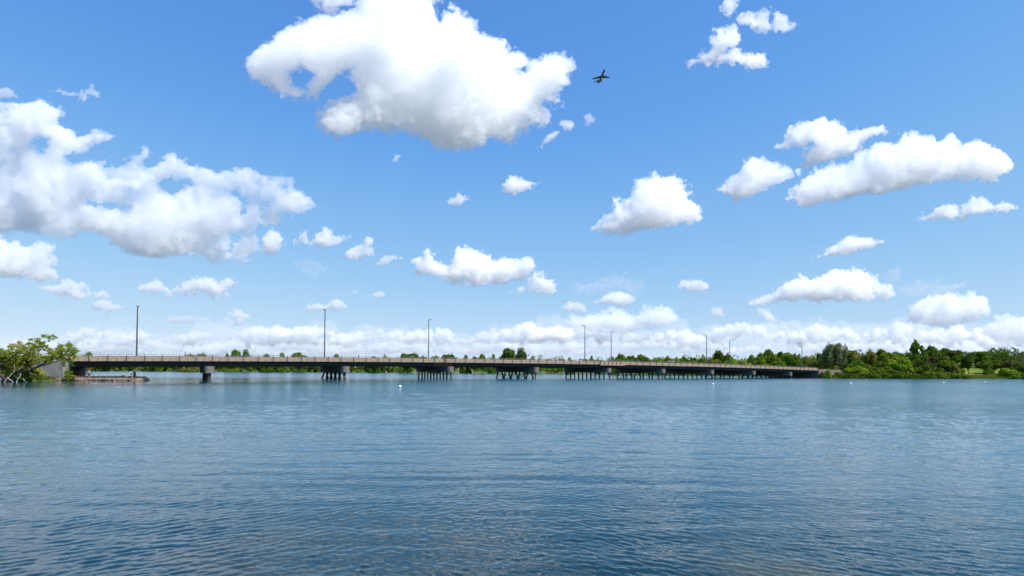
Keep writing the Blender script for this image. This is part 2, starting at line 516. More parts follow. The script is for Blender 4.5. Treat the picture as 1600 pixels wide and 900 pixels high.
MB().add(*[(lambda m: (m.v, m.f))(sweep(rect(-0.06, 0.05, -0.05, 0.05), PS0, LK0))][0]).build('handrail', M_RAIL, bridge)
sweep(rect(-0.61, -0.50, -0.05, 0.05), LK0, LK1).build('handrail', M_RAIL, bridge)
sweep(rect(-0.06, 0.05, -0.05, 0.05), LK1, S1).build('handrail', M_RAIL, bridge)
MB().add(*(lambda m: (m.v, m.f))(sweep(rect(-0.62, 0.2, -1.62, -1.385), LK0 - .15, LK1 + .15))).build('lookout_slab', M_TAN, bridge)
sweep(rect(BW - 0.22, BW, -1.40, -0.30), S0, S1).build('far_parapet', M_TAN, bridge)
sweep(rect(BW - 0.16, BW - 0.06, -0.05, 0.05), S0, S1).build('far_handrail', M_RAIL, bridge)
for s in np.arange(S0, S1, 3.2):
    o = link('far_railing_post', post_me, bridge); o.location = (float(s), BW - 0.06, zr(s))

# piers: rounded cap beams carried on rows of piles
PIER_PX = (335, 547, 710, 843, 956, 1040, 1116, 1181, 1238)
pile_cache = {}
for k, px in enumerate(PIER_PX):
    s = s_of_px(px) - 1.0
    z1 = zr(s) - 2.52; z0 = zr(s) - 4.08
    hw = 1.05
    poly = [(-hw, 0.9)]
    y0, y1 = -0.35, BW - 0.3
    poly = [(hw * math.cos(a), y0 + hw + hw * math.sin(a)) for a in np.linspace(-math.pi, 0, 11)] + \
           [(hw * math.cos(a), y1 - hw + hw * math.sin(a)) for a in np.linspace(0, math.pi, 11)]
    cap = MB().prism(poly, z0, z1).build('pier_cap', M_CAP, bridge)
    cap.location = (s, 0, 0)
    n = 11
    for i in range(n):
        y = 0.55 + (y1 - y0 - 1.8) * i / (n - 1)
        if k == 0:
            lean = (0.0, 0.0); r = 0.42
        elif k % 2 == 0:                                  # upright row, the end piles raked outwards
            lean = (0.0, -0.75 if i == 0 else 0.75 if i == n - 1 else 0.0); r = 0.26
        else:                                             # rows raked to and fro
            lean = ((0.55 if i % 2 else -0.55), -0.5 if i == 0 else 0.5 if i == n - 1 else 0.0); r = 0.26
        m = MB().tube([(lean[0] * 1.7, y + lean[1] * 1.7, -2.0), (lean[0], y + lean[1], 0.0), (0, y, z0 + 0.02)], r, 8)
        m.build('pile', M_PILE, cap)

# abutments and wing walls
MB().box((S0 - 3.0, 0.1, -2.0), (S0 - 0.002, BW - 0.1, zr(S0) - 1.43)).build('abutment', M_CAP, bridge)
MB().box((S0 - .9, -0.42, -2.0), (S0 - 0.2, 0.09, zr(S0) - 1.43)).build('abutment_corner', M_GREY, bridge)
MB().box((S1 + 0.002, 0.1, -2.0), (S1 + 3.0, BW - 0.1, zr(S1) - 1.43)).build('abutment', M_CAP, bridge)
# left wing wall: slabs with joints between them, running back along the road
xw = S0 - 0.95
for L in (3.6, 3.6, 3.6, 3.6, 3.6, 3.6):
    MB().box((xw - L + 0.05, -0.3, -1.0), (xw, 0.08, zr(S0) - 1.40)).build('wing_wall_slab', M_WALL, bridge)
    MB().box((xw - L - 0.02, -0.24, -1.0), (xw - L + 0.07, 0.06, zr(S0) - 1.5)).build('wall_joint', M_GIRDER, bridge)
    xw -= L
# right wing wall, splayed back from the road
MB().box((S1 + 0.01, -0.25, -1.0), (S1 + 9, 0.07, zr(S1) - 0.75)).build('wing_wall', M_WING, bridge)
MB().box((S1 + 9.01, -0.25, -1.0), (S1 + 19, 0.07, zr(S1) - 1.0)).build('wing_wall', M_WING, bridge)

# approach roads carried on from the deck ends
def approach(s0, s1):
    n = 20
    vs, fs = [], []
    for i in range(n + 1):
        s = s0 + (s1 - s0) * i / n
        e = S0 if s0 < 0 else S1
        z = zr(e) - 1.42 + (-0.004 * abs(s - e))
        p0, p1 = NEAR0 + BU * s + BN * 0.3, NEAR0 + BU * s + BN * (BW - 0.3)
        for p in (p0, p1): vs += [(p.x, p.y, z - 6.0), (p.x, p.y, z)]
    for i in range(n):
        a, b = i * 4, i * 4 + 4
        fs += [(a, a + 1, b + 1, b), (a + 1, a + 3, b + 3, b + 1), (a + 3, a + 2, b + 2, b + 3)]
    me = bpy.data.meshes.new('approach_road'); me.from_pydata(vs, [], fs); me.materials.append(M_GROUND); me.update()
    o = link('approach_road', me); tag(o, 'road embankment leading off the end of the bridge', 'road', kind='structure')
approach(S0 - 3.01, S0 - 170); approach(S1 + 3.01, S1 + 200)

# ------------------------------------------------------------------ lamp posts on the bridge
def lamp(px, ytop, off, label):
    r = (px - 800) / FPX
    k0 = 166.64 + 0.0                       # near edge: Y = k0 + 0.612 X ; shifted across the deck by off
    sh_ = off * (0.853 + 0.612 * 0.522)
    Y = (k0 + sh_) / (1 - 0.612 * r)
    p = at_y(px, ytop, Y)
    rel = Vector((p.x, p.y, 0)) - NEAR0
    s = rel.dot(BU)
    zb = zr(s) - (0.3 if off < 1 else 1.1)
    o = empty('lamp_post', (p.x, p.y, zb), UANG)
    tag(o, label, 'lamp post', 'lamp posts along the bridge')
    h = p.z - zb
    MB().tube([(0, 0, 0), (0, 0, h * 0.5), (0, 0, h)], [0.17, 0.14, 0.105], 8).build('pole', M_LAMP, o)
    MB().box((-0.22, -0.22, -0.02), (0.22, 0.22, 0.12)).build('base_plate', M_LAMP, o)
    dy = 1 if off < 1 else -1
    MB().tube([(0, 0, h - 0.12), (0.02, dy * 0.5, h - 0.03), (0.02, dy * 1.1, h)], 0.05, 6).build('arm', M_LAMP, o)
    MB().box((-0.2, dy * 1.1 - 0.35, h - 0.06), (0.24, dy * 1.1 + 0.35, h + 0.1)).build('lamp_head', M_LAMP, o)
lamp(215, 478, 0.12, 'dark lamp post nearest the left bank, the tallest in view')
lamp(508, 483, 0.12, 'dark lamp post above the second pier from the left')
lamp(670, 500, 14.0, 'lamp post on the far side of the deck near the rust red girder splice')
lamp(914, 508, 0.12, 'dark lamp post just left of the lookout on the parapet')
lamp(955, 518, 20.0, 'lamp post seen behind the lookout on the parapet')
lamp(1104, 523, 0.12, 'thin lamp post near the far right third of the bridge')
lamp(1140, 532, 20.0, 'shorter lamp post right beside the round dark tree beyond the bridge')
lamp(1253, 537, 0.12, 'small lamp post at the right end of the bridge')
# ------------------------------------------------------------------ trees, shrubs and weeds
L_DARK = m_leaf('dark_foliage', (0.055, 0.101, 0.012), (0.127, 0.187, 0.025))
L_MID = m_leaf('mid_foliage', (0.081, 0.142, 0.014), (0.182, 0.263, 0.03))
L_LIGHT = m_leaf('bright_foliage', (0.131, 0.202, 0.014), (0.273, 0.354, 0.035))
L_OLIVE = m_leaf('olive_foliage', (0.151, 0.162, 0.025), (0.283, 0.283, 0.061))
L_GREY = m_leaf('grey_green_foliage', (0.15, 0.18, 0.06), (0.27, 0.30, 0.13))
L_BROWN = m_leaf('brownish_foliage', (0.10, 0.09, 0.035), (0.16, 0.14, 0.05))
L_SPRUCE = m_leaf('spruce_needles', (0.018, 0.035, 0.02), (0.035, 0.06, 0.03), 0.15)
L_YELLOW = m_leaf('yellow_blossom', (0.30, 0.24, 0.02), (0.42, 0.33, 0.03))
L_WILLOW = m_leaf('fresh_willow_leaves', (0.165, 0.205, 0.016), (0.37, 0.39, 0.05), 0.5)
L_PALEW = m_leaf('pale_yellow_leaves', (0.32, 0.30, 0.045), (0.50, 0.44, 0.10), 0.45)
L_GRASS = m_leaf('grass_blades', (0.09, 0.15, 0.015), (0.18, 0.23, 0.03), 0.4)
L_REED = m_leaf('dry_reeds', (0.20, 0.15, 0.08), (0.30, 0.23, 0.12), 0.3)

def unit(v): return v / np.maximum(np.linalg.norm(v, axis=1, keepdims=True), 1e-9)

def leaf_quads(P, N, size, rs, aspect=0.7, fold=0.25):
    """one folded clump of leaves per point: P (n,3), N (n,3), size (n,)"""
    n = len(P)
    N = unit(N)
    a = unit(np.cross(N, rs.randn(n, 3)))
    b = np.cross(N, a)
    s = size[:, None]
    v0 = P - a * s * 0.5
    v1 = P + b * s * 0.5 * aspect + N * s * fold * 0.4
    v2 = P + a * s * (0.5 + 0.15 * rs.rand(n, 1))
    v3 = P - b * s * 0.5 * aspect * (0.7 + 0.6 * rs.rand(n, 1)) + N * s * fold * 0.4
    V = np.stack([v0, v1, v2, v3], 1).reshape(-1, 3)
    F = np.arange(4 * n).reshape(n, 4)
    return V, F

def blob_leaves(blobs, nq, q, rs, inner=0.55, jit=0.75, aspect=0.7):
    """blobs: rows (x, y, z, rx, ry, rz)"""
    B = np.array(blobs, float)
    w = (B[:, 3] * B[:, 4] * B[:, 5]) ** (2 / 3.0); w /= w.sum()
    k = rs.choice(len(B), nq, p=w)
    d = unit(rs.randn(nq, 3))
    r = inner + (1.08 - inner) * rs.rand(nq, 1) ** 0.6
    r = np.where(rs.rand(nq, 1) < 0.16, r * (1 + 0.45 * rs.rand(nq, 1)), r)
    P = B[k, :3] + d * r * B[k, 3:]
    N = unit(d / B[k, 3:] * B[k, 3:].mean(1, keepdims=True)) + jit * rs.randn(nq, 3)
    return leaf_quads(P, N, q * (0.6 + 0.9 * rs.rand(nq)), rs, aspect)

def limbs_mesh(name, mat, blobs, rs, r0, fork, n_l=9, base=(0, 0), lean=(0, 0), top=0.8, sides=6):
    m = MB()
    f = Vector((lean[0] * fork, lean[1] * fork, fork))
    b0 = Vector((base[0], base[1], -0.04))
    m.tube([b0, b0.lerp(f, 0.12), b0.lerp(f, 0.55) + Vector((rs.randn() * .008, rs.randn() * .008, 0)), f], [r0 * 1.5, r0 * 1.05, r0 * .9, r0 * .75], sides + 2)
    order = sorted(range(len(blobs)), key=lambda i: -blobs[i][3])
    for i in order[:n_l]:
        e = Vector(blobs[i][:3])
        st = b0.lerp(f, 0.7 + 0.3 * rs.rand())
        md = st.lerp(e, 0.5) + Vector((rs.randn() * .02, rs.randn() * .02, 0.03))
        m.tube([st, md, e], [r0 * .55, r0 * .36, r0 * .14], sides - 1)
    return m.mesh(name, mat)

SPEC = {}
def species(key, leaf, nq, q, seed, kind='round', bark=None):
    """unit tree, one metre tall and about one wide; scaled where it stands"""
    rs = np.random.RandomState(seed)
    bl = []
    if kind == 'round':
        for i in range(32):
            d = unit(rs.randn(1, 3))[0]
            d[2] = abs(d[2]) * 1.1 - 0.32
            rr_ = 0.075 + 0.10 * rs.rand()
            k_ = 0.36 + 0.05 * rs.randn()
            bl.append((d[0] * k_, d[1] * k_, 0.56 + d[2] * k_, rr_, rr_, rr_ * 0.85))
        bl.append((0, 0, 0.55, .27, .27, .27))
        fork, r0 = 0.28, 0.025
    elif kind == 'double':
        for sx in (-0.25, 0.24):
            for i in range(12):
                d = unit(rs.randn(1, 3))[0]
                rr_ = 0.11 + 0.05 * rs.rand()
                bl.append((sx + d[0] * 0.15, d[1] * 0.2, 0.62 + (0.04 if sx > 0 else 0) + d[2] * 0.24, rr_, rr_, rr_))
        fork, r0 = 0.3, 0.025
    elif kind == 'tall':
        for i in range(44):
            z = 0.12 + 0.78 * rs.rand()
            w = 0.5 * (1 - (z - 0.4) / 0.58) ** 0.9 if z > 0.4 else 0.5 - 0.3 * (0.4 - z)
            a = rs.rand() * 6.28
            rr_ = 0.06 + 0.075 * rs.rand() * (1.25 - z)
            k_ = 0.25 + 0.95 * rs.rand() ** .7
            bl.append((math.cos(a) * w * k_, math.sin(a) * w * k_, z, rr_, rr_, rr_ * .7))
        bl += [(0, 0, 0.94, .05, .05, .06), (0.03, 0, 0.75, .13, .13, .14), (0, 0, .5, .2, .2, .2)]
        fork, r0 = 0.62, 0.02
    elif kind == 'bush':
        for i in range(34):
            a = rs.rand() * 6.28; w = rs.rand() ** .6 * 0.42
            h = (0.86 - 2.2 * w * w) * (0.55 + 0.5 * rs.rand())
            rr_ = 0.09 + 0.11 * rs.rand() ** 2
            bl.append((math.cos(a) * w, math.sin(a) * w, h, rr_, rr_, rr_))
        for i in range(9):
            a = i * 0.7; bl.append((math.cos(a) * .36, math.sin(a) * .36, 0.14, .17, .17, .17))
        fork, r0 = 0.15, 0.03
    elif kind == 'willow':
        for i in range(26):
            a = rs.rand() * 6.28; w = rs.rand() ** .5 * 0.4
            z = 0.2 + (0.72 - 0.9 * w * w) * rs.rand() ** 0.6
            rr_ = 0.1 + 0.05 * rs.rand()
            bl.append((math.cos(a) * w, math.sin(a) * w, z, rr_ * .8, rr_ * .8, rr_ * 1.5))
        fork, r0 = 0.3, 0.03
    elif kind == 'spruce':
        V, F = [], []
        n = nq
        z = 0.06 + 0.93 * (1 - np.sqrt(rs.rand(n)))
        tier = np.floor(z * 16) / 16
        w = (0.24 * (1 - z) + 0.012) * (0.75 + 0.35 * np.sin((z - tier) * 16 * 3.1))
        a = rs.rand(n) * 6.28; rad = w * rs.rand(n) ** .5
        P = np.stack([np.cos(a) * rad, np.sin(a) * rad, z - rad * 0.3], 1)
        N = np.stack([np.cos(a) * .5, np.sin(a) * .5, np.ones(n) * .8], 1) + 0.5 * rs.randn(n, 3)
        V, F = leaf_quads(P, N, q * (0.6 + 0.8 * rs.rand(n)), rs, 0.5)
        SPEC[key] = (mesh_np('crown', V, F, [leaf]), MB().tube([(0, 0, -.04), (0, 0, .97)], [.02, .004], 6).mesh('trunk', bark or M_BARK))
        return
    elif kind == 'airy':
        for i in range(16):
            a = rs.rand() * 6.28; w = rs.rand() ** .5 * 0.42
            rr_ = 0.09 + 0.05 * rs.rand()
            bl.append((math.cos(a) * w, math.sin(a) * w, 0.5 + 0.42 * rs.rand() * (1 - w), rr_, rr_, rr_ * .6))
        fork, r0 = 0.4, 0.02
    V, F = blob_leaves(bl, nq, q, rs, 0.1 if kind in ('willow', 'tall', 'airy') else 0.5)
    V[:, 2] = np.maximum(V[:, 2], -0.01)
    SPEC[key] = (mesh_np('crown', V, F, [leaf]), limbs_mesh('trunk', bark or M_BARK, bl, rs, r0, fork))

species('round_dark', L_DARK, 4200, .085, 1)
species('round_dark2', L_DARK, 4200, .085, 21)
species('round_mid', L_MID, 4200, .085, 2)
species('round_mid2', L_MID, 4200, .085, 22)
species('round_light', L_LIGHT, 4000, .085, 3)
species('olive', L_OLIVE, 4000, .075, 4)
species('double', L_DARK, 3200, .075, 5, 'double')
species('tall', L_MID, 4600, .065, 6, 'tall')
species('bush_light', L_LIGHT, 3600, .09, 7, 'bush')
species('bush_mid', L_MID, 3600, .09, 8, 'bush')
species('bush_dark', L_DARK, 3600, .09, 9, 'bush')
species('bush_olive', L_OLIVE, 3600, .09, 10, 'bush')
species('willow_grey', L_GREY, 5200, .06, 11, 'willow')
species('willow_olive', L_OLIVE, 4600, .065, 12, 'willow')
species('spruce', L_SPRUCE, 2200, .06, 13, 'spruce')
species('airy', L_MID, 900, .06, 14, 'airy')
species('airy_pale', L_GREY, 1100, .07, 15, 'airy')
species('brown', L_BROWN, 3600, .075, 16, 'willow')
species('yellow', L_YELLOW, 1800, .09, 17, 'bush')

def plant_at(key, px, ytop, width_px, Y, label, cat='tree', ybase=None, group=None, name=None, seed=None, depth=0.9):
    """one tree: photo column, top row and width in photo pixels, and how far away it stands"""
    p = at_y(px, ytop, Y)
    zb = float(land_z(p.x, p.y)) if ybase is None else at_y(px, ybase, Y).z
    if ybase is not None:
        zb = max(min(zb, p.z - 1), zb if False else -50)
    h = p.z - zb
    w = width_px / FPX * Y
    rs = random.Random(seed if seed is not None else int(px * 31 + ytop * 7))
    o = empty(name or cat.replace(' ', '_'), (p.x, p.y, zb), rs.random() * 6.28)
    tag(o, label, cat, group)
    crown, trunk = SPEC[key]
    ww = w / 0.92 * (1.22 if group else 1.0)
    for nm, me in (('trunk', trunk), ('crown', crown)):
        c = link(nm, me, o)
        c.scale = (ww, ww * depth, h / 0.98)
    return o

T = plant_at
# --- far shore, seen over the railing, left to right
T('round_dark', 4, 545, 26, 640, 'dark tree cut by the left edge, behind the leaning willow')
FG = 'trees on the far shore seen over the railing'
T('bush_dark', 112, 552, 20, 720, 'low dark trees peeping over the railing right of the leaning willow', 'tree', None, FG)
T('round_mid', 138, 550.5, 15, 700, 'small rounded tree over the railing left of the first lamp post', 'tree', None, FG)
T('bush_olive', 296, 553, 22, 720, 'low bushy tree over the railing beside the walking person on the left', 'tree', None, FG)
T('airy', 317, 546.5, 18, 700, 'thin airy tree with sky showing through above the first pier', 'tree', None, FG)
T('round_dark', 357, 552, 9, 700, 'tiny dark tree left of the gapped dark tree over the railing', 'tree', None, FG)
T('double', 377, 547.5, 22, 680, 'dark tree with a gap in its crown right of the first pier', 'tree', None, FG)
T('bush_dark', 416, 552.5, 15, 690, 'flat dark tree over the railing right of the gapped tree', 'tree', None, FG)
T('bush_mid', 441, 554, 16, 700, 'very low green tree line piece just left of the green dome tree', 'tree', None, FG)
T('round_mid2', 467, 549.5, 20, 680, 'green dome tree over the railing left of the second lamp post', 'tree', None, FG)
T('bush_mid', 526, 556, 18, 700, 'low tree hump over the railing just right of the second lamp post', 'tree', None, FG)
T('bush_dark', 585, 556.5, 16, 700, 'low dark hump left of the small pale tree', 'tree', None, FG)
T('airy_pale', 602, 549, 14, 680, 'small pale airy tree standing alone over the railing', 'tree', None, FG)
T('round_dark2', 636, 551, 24, 690, 'dark dome tree left of the third lamp post, its left half', 'tree', None, FG)
T('round_dark', 652, 552, 22, 700, 'dark sloping tree touching the third lamp post on its left', 'tree', None, FG)
T('bush_olive', 679, 555, 14, 690, 'light low tree just right of the third lamp post', 'tree', None, FG)
T('round_dark2', 698, 552.5, 16, 690, 'dark tree above the rust red girder splice', 'tree', None, FG)
T('round_dark', 709, 554, 14, 700, 'lower dark tree right of the one above the girder splice', 'tree', None, FG)
T('bush_mid', 728, 557, 14, 700, 'low hump of tree between the splice and the third pier end', 'tree', None, FG)
T('round_mid', 754, 554, 15, 690, 'rounded mid green tree left of the twin-crowned tree', 'tree', None, FG)
T('round_dark2', 741, 556, 9, 690, 'tiny dark tree beside the rounded mid green tree', 'tree', None, FG)
T('bush_mid', 771, 556, 12, 690, 'low green tree two trees left of the twin-crowned tree', 'tree', None, FG)
T('round_dark', 784, 557, 10, 700, 'small grey dark tree right at the left foot of the twin-crowned tree', 'tree', None, FG)
T('double', 805, 545, 31, 640, 'tall twin-crowned dark tree over the middle of the bridge', 'tree', None, FG)
T('bush_light', 829, 557, 14, 690, 'low light green tree right of the twin-crowned tree', 'tree', None, FG)
T('airy', 877, 556, 6, 690, 'tiny sparse tree alone over the railing left of the fourth lamp post', 'tree', None, FG)
T('bush_mid', 890, 560.5, 11, 700, 'barely visible low tree left of the fourth lamp post', 'tree', None, FG)
T('round_mid', 924, 556, 9, 660, 'small round tree just right of the fourth lamp post', 'tree', None, FG)
T('bush_dark', 935, 561, 10, 680, 'low dark tree between the small round tree and the fifth lamp post', 'tree', None, FG)
T('bush_mid', 957, 560, 12, 640, 'low green tree at the foot of the fifth lamp post', 'tree', None, FG)
T('round_mid', 971, 553.5, 20, 600, 'broad dark green tree right of the fifth lamp post', 'tree', None, FG)
T('round_dark2', 986, 554.5, 15, 600, 'second dark green tree right of the fifth lamp post', 'tree', None, FG)
T('round_mid2', 1003, 553, 20, 600, 'third dark green tree right of the fifth lamp post', 'tree', None, FG)
T('bush_light', 1026, 560, 20, 590, 'light green low tree right of the three dark ones', 'tree', None, FG)
T('olive', 1045, 556, 15, 580, 'olive tree left of the yellow blossoming bush', 'tree', None, FG)
T('yellow', 1057.5, 557.5, 5, 560, 'small bush in yellow blossom over the railing', 'bush', None, FG)
T('bush_light', 1063, 561, 12, 560, 'bright low tree right of the yellow blossoming bush', 'tree', None, FG)
T('round_dark', 1071, 556.5, 13, 570, 'dark rounded tree right of the yellow blossoming bush', 'tree', None, FG)
T('round_dark2', 1083, 558, 12, 560, 'dark low tree left of the thin lamp post on the far third', 'tree', None, FG)
T('bush_light', 1097, 556, 18, 540, 'light green tree behind the thin lamp post on the far third', 'tree', None, FG)
T('round_dark', 1127, 547.5, 22, 540, 'round dark tree left of the shorter lamp post', 'tree', None, FG)
T('bush_olive', 1113, 559.5, 18, 500, 'pale low bush under the left side of the round dark tree', 'bush', None, FG)
T('bush_light', 1142, 559.5, 20, 500, 'pale bright bush at the foot of the shorter lamp post', 'bush', None, FG)
T('spruce', 1159.5, 556, 6, 520, 'small pointed conifer over the railing, the left one of a pair', 'tree', None, FG)
T('spruce', 1164, 555.5, 6, 520, 'small pointed conifer over the railing, the right one of a pair', 'tree', None, FG)
T('bush_mid', 1174, 557.5, 18, 480, 'green bushy tree right of the pair of small conifers', 'tree', None, FG)
T('bush_olive', 1160, 562, 26, 440, 'pale olive bush below the pair of small conifers', 'bush', None, FG)
T('round_mid', 1199, 546.5, 27, 470, 'large green dome tree near the right end of the bridge', 'tree', None, FG)
T('bush_light', 1188, 558, 18, 420, 'bright bush at the left foot of the large green dome tree', 'bush', None, FG)
T('round_dark2', 1221, 548, 11, 450, 'dark narrow tree right of the large green dome tree', 'tree', None, FG)
T('round_mid2', 1232, 549.5, 20, 440, 'green tree between the dark narrow tree and the last lamp post', 'tree', None, FG)
T('bush_mid', 1214, 561, 24, 400, 'green bush over the railing at the foot of the dark narrow tree', 'bush', None, FG)
T('airy', 1243, 546, 9, 420, 'thin dark tree left of the last lamp post', 'tree', None, FG)
T('airy', 1250, 547, 8, 420, 'thin dark tree right at the last lamp post', 'tree', None, FG)
T('bush_mid', 1246, 559, 18, 380, 'green bush below the two thin dark trees by the last lamp post', 'bush', None, FG)

# --- right shore
T('bush_olive', 1262, 556, 22, 330, 'pale olive shrub just right of the last lamp post')
T('willow_olive', 1276, 560, 26, 310, 'pale yellowish shrub over the right end of the parapet', 'shrub')
T('bush_olive', 1296, 563, 26, 300, 'pale flowering shrub above the right wing wall', 'shrub')
T('round_dark', 1281, 552, 20, 350, 'dark tree behind the pale shrubs at the bridge end')
T('willow_grey', 1305, 537.5, 40, 300, 'big grey-green willow behind the right wing wall')
T('round_dark2', 1330, 546, 24, 330, 'dark round tree right behind the grey-green willow')
T('willow_olive', 1352, 548, 44, 290, 'wide olive green tree behind the bright shore bush')
T('round_dark', 1381, 545.5, 24, 320, 'dark treetop behind the tall yellow-green tree')
T('round_mid2', 1404, 551, 26, 320, 'dark green treetop left of the tallest tree')
T('round_light', 1386, 550.5, 28, 285, 'tall yellow-green tree left of the tallest tree on the right shore')
T('bush_light', 1338, 572.5, 36, 262, 'bright green bush at the water below the olive tree', 'bush')
T('bush_mid', 1360, 578, 22, 264, 'darker low bush right of the bright bush at the water', 'bush')
T('bush_light', 1406, 559, 34, 266, 'big bright bushy tree at the water left of the tallest tree')
T('bush_mid', 1386, 574, 30, 263, 'mid green shore bush under the yellow-green tree', 'bush')
T('tall', 1430, 531.5, 33, 272, 'tallest tree on the right shore with a tapering crown')
T('brown', 1440, 560, 26, 282, 'rusty brown-green tree right of the tallest tree')
T('bush_dark', 1428, 573, 26, 264, 'dark bush at the water under the tallest tree', 'bush')
T('round_dark', 1418, 556, 16, 290, 'brownish dark tree behind the left side of the tallest tree')
T('round_mid', 1456, 541, 25, 330, 'dark green tree right of the tallest tree')
T('round_mid2', 1474, 543, 21, 345, 'dark green treetop behind the round front tree')
T('brown', 1459, 556, 16, 315, 'dark brownish tree between the tallest tree and the round front tree')
T('round_dark2', 1490, 546, 30, 330, 'big dark tree behind the round front tree')
T('airy', 1497, 542.5, 12, 345, 'small lollipop-like treetop above the big dark tree')
T('bush_mid', 1478, 559.5, 28, 276, 'round front tree on the lawn edge with a light rim')
T('bush_olive', 1492, 569, 14, 270, 'loose pale shrub right of the round front tree', 'shrub')
T('bush_light', 1450, 580, 18, 264, 'bright small bush at the water right of the tallest tree', 'bush')
T('bush_light', 1463, 581, 18, 264, 'bright low bush at the water under the round front tree', 'bush')
T('bush_olive', 1480, 582, 20, 264, 'olive low bush at the water right of the bright low bush', 'bush')
T('bush_mid', 1496, 584, 16, 264, 'dull low bush at the left end of the grassy bank', 'bush')
T('round_dark', 1513, 552, 19, 300, 'very dark tree with a black trunk on the lawn')
T('round_dark2', 1531, 548, 32, 340, 'wide dark green tree on top of the lawn slope')
T('round_mid', 1538, 563, 20, 305, 'mid green low tree in front of the wide dark one')
T('round_mid2', 1553, 562, 22, 305, 'mid green tree on the lawn left of the spruce')
T('spruce', 1571, 557.5, 7, 310, 'dark pointed spruce top near the right edge', 'tree')
T('brown', 1577, 564, 24, 300, 'brownish purple tree under the spruce top')
T('bush_light', 1576, 575.5, 25, 268, 'bright green bush at the water near the right edge', 'bush')
T('bush_dark', 1592, 566, 22, 290, 'dark tree cluster at the right edge')
T('bush_mid', 1594, 582, 13, 268, 'small bush at the water at the right edge', 'bush')
T('round_dark', 1612, 560, 26, 300, 'dark tree cut by the right edge')
T('bush_mid', 1545, 575, 14, 296, 'low bush under the mid green trees on the lawn', 'bush')
T('bush_olive', 1286, 581, 10, 252, 'weedy yellow-green shrub against the right wing wall', 'shrub')
T('bush_light', 1294, 577, 9, 252.5, 'taller weedy shrub against the middle of the right wing wall', 'shrub')
T('bush_olive', 1310, 581, 14, 254, 'weedy shrub at the right end of the wing wall', 'shrub')

# --- far woods too merged to count
def wood(label, xs, Y0, hmin, hmax, n, q, leaf, seed, name='far_wood', nq=26000, ridge=None):
    rs = np.random.RandomState(seed)
    bl = []
    for i in range(n):
        px = xs[0] + (xs[1] - xs[0]) * rs.rand()
        Y = Y0[0] + (Y0[1] - Y0[0]) * rs.rand()
        p = at_y(px, 560, Y)
        zb = max(float(land_z(p.x, p.y)), 0.2)
        h = hmin + (hmax - hmin) * rs.rand()
        w = h * (0.5 + 0.35 * rs.rand())
        for k in range(5):
            a = rs.rand() * 6.28
            z = (0.2 + 0.62 * rs.rand()) * h
            bl.append((p.x + math.cos(a) * w * .45, p.y + math.sin(a) * w * .45, zb + z, w * .33, w * .33, h * .2))
    V, F = blob_leaves(bl, nq, q, rs)
    o = link(name, mesh_np(name, V, F, [leaf]))
    tag(o, label, 'woodland', None, 'stuff')
wood('dark wooded far shore seen under the left half of the bridge', (-40, 640), (815, 880), 15, 21, 190, 2.4, L_DARK, 1)
wood('lower dark green trees along the far shore under the left half of the bridge', (60, 640), (812, 835), 6, 12, 90, 1.8, L_DARK, 2)
wood('bright bushes at the water on the far shore', (120, 620), (808, 815), 2.5, 6, 60, 1.2, L_LIGHT, 3, nq=3000)
wood('wooded far shore seen under and over the right half of the bridge', (620, 1290), (690, 840), 17, 24, 190, 2.2, L_MID, 4)
wood('darker trees among the far woods on the right half', (620, 1290), (690, 830), 14, 21, 80, 2.0, L_DARK, 5, nq=14000)
wood('green thicket along the far shore right of the bridge middle', (960, 1300), (470, 560), 9, 15, 130, 1.3, L_MID, 6)
wood('light thicket along the far shore right of the bridge middle', (1000, 1300), (430, 520), 5, 11, 90, 1.1, L_LIGHT, 7, nq=14000)
wood('dense undergrowth filling the right shore between the trees', (1330, 1500), (270, 320), 3, 8, 80, 0.8, L_DARK, 8, name='undergrowth', nq=22000)
wood('low undergrowth at the right shore waterline', (1322, 1502), (256, 264), 0.8, 2.2, 90, 0.45, L_MID, 9, name='undergrowth', nq=14000)
wood('woods closing the view behind the right shore', (1290, 1760), (345, 420), 8, 13, 110, 1.3, L_DARK, 10, nq=22000)

def shore_growth(label, line, n, leaf, seed, rad, nq, q):
    rs = np.random.RandomState(seed)
    line = np.array(line, float); bl = []
    for i in range(n):
        u = rs.rand() * (len(line) - 1); k = int(u); p = line[k] * (1 - u + k) + line[k + 1] * (u - k)
        r = rad * (.5 + rs.rand())
        x, y = p[0] + rs.randn() * .6, p[1] + rs.randn() * .6
        bl.append((x, y, max(float(land_z(x, y)), 0) + r * (.3 + .8 * rs.rand()), r, r, r * .8))
    V, F = blob_leaves(bl, nq, q, rs); V[:, 2] = np.maximum(V[:, 2], .02)
    o = link('undergrowth', mesh_np('undergrowth', V, F, [leaf])); tag(o, label, 'undergrowth', None, 'stuff')
SL = [(151, 250.4), (166, 252), (182, 253.2), (198, 256.4), (214, 259.6)]
shore_growth('leafy fringe hanging over the right shore waterline', SL, 34, L_MID, 71, 1.0, 4500, .5)
shore_growth('bright leafy fringe at the right shore waterline', SL[2:] + [(222, 261.5)], 14, L_LIGHT, 72, .7, 1800, .45)
shore_growth('dark leafy fringe at the right shore waterline', SL, 60, L_DARK, 73, 1.2, 6000, .5)

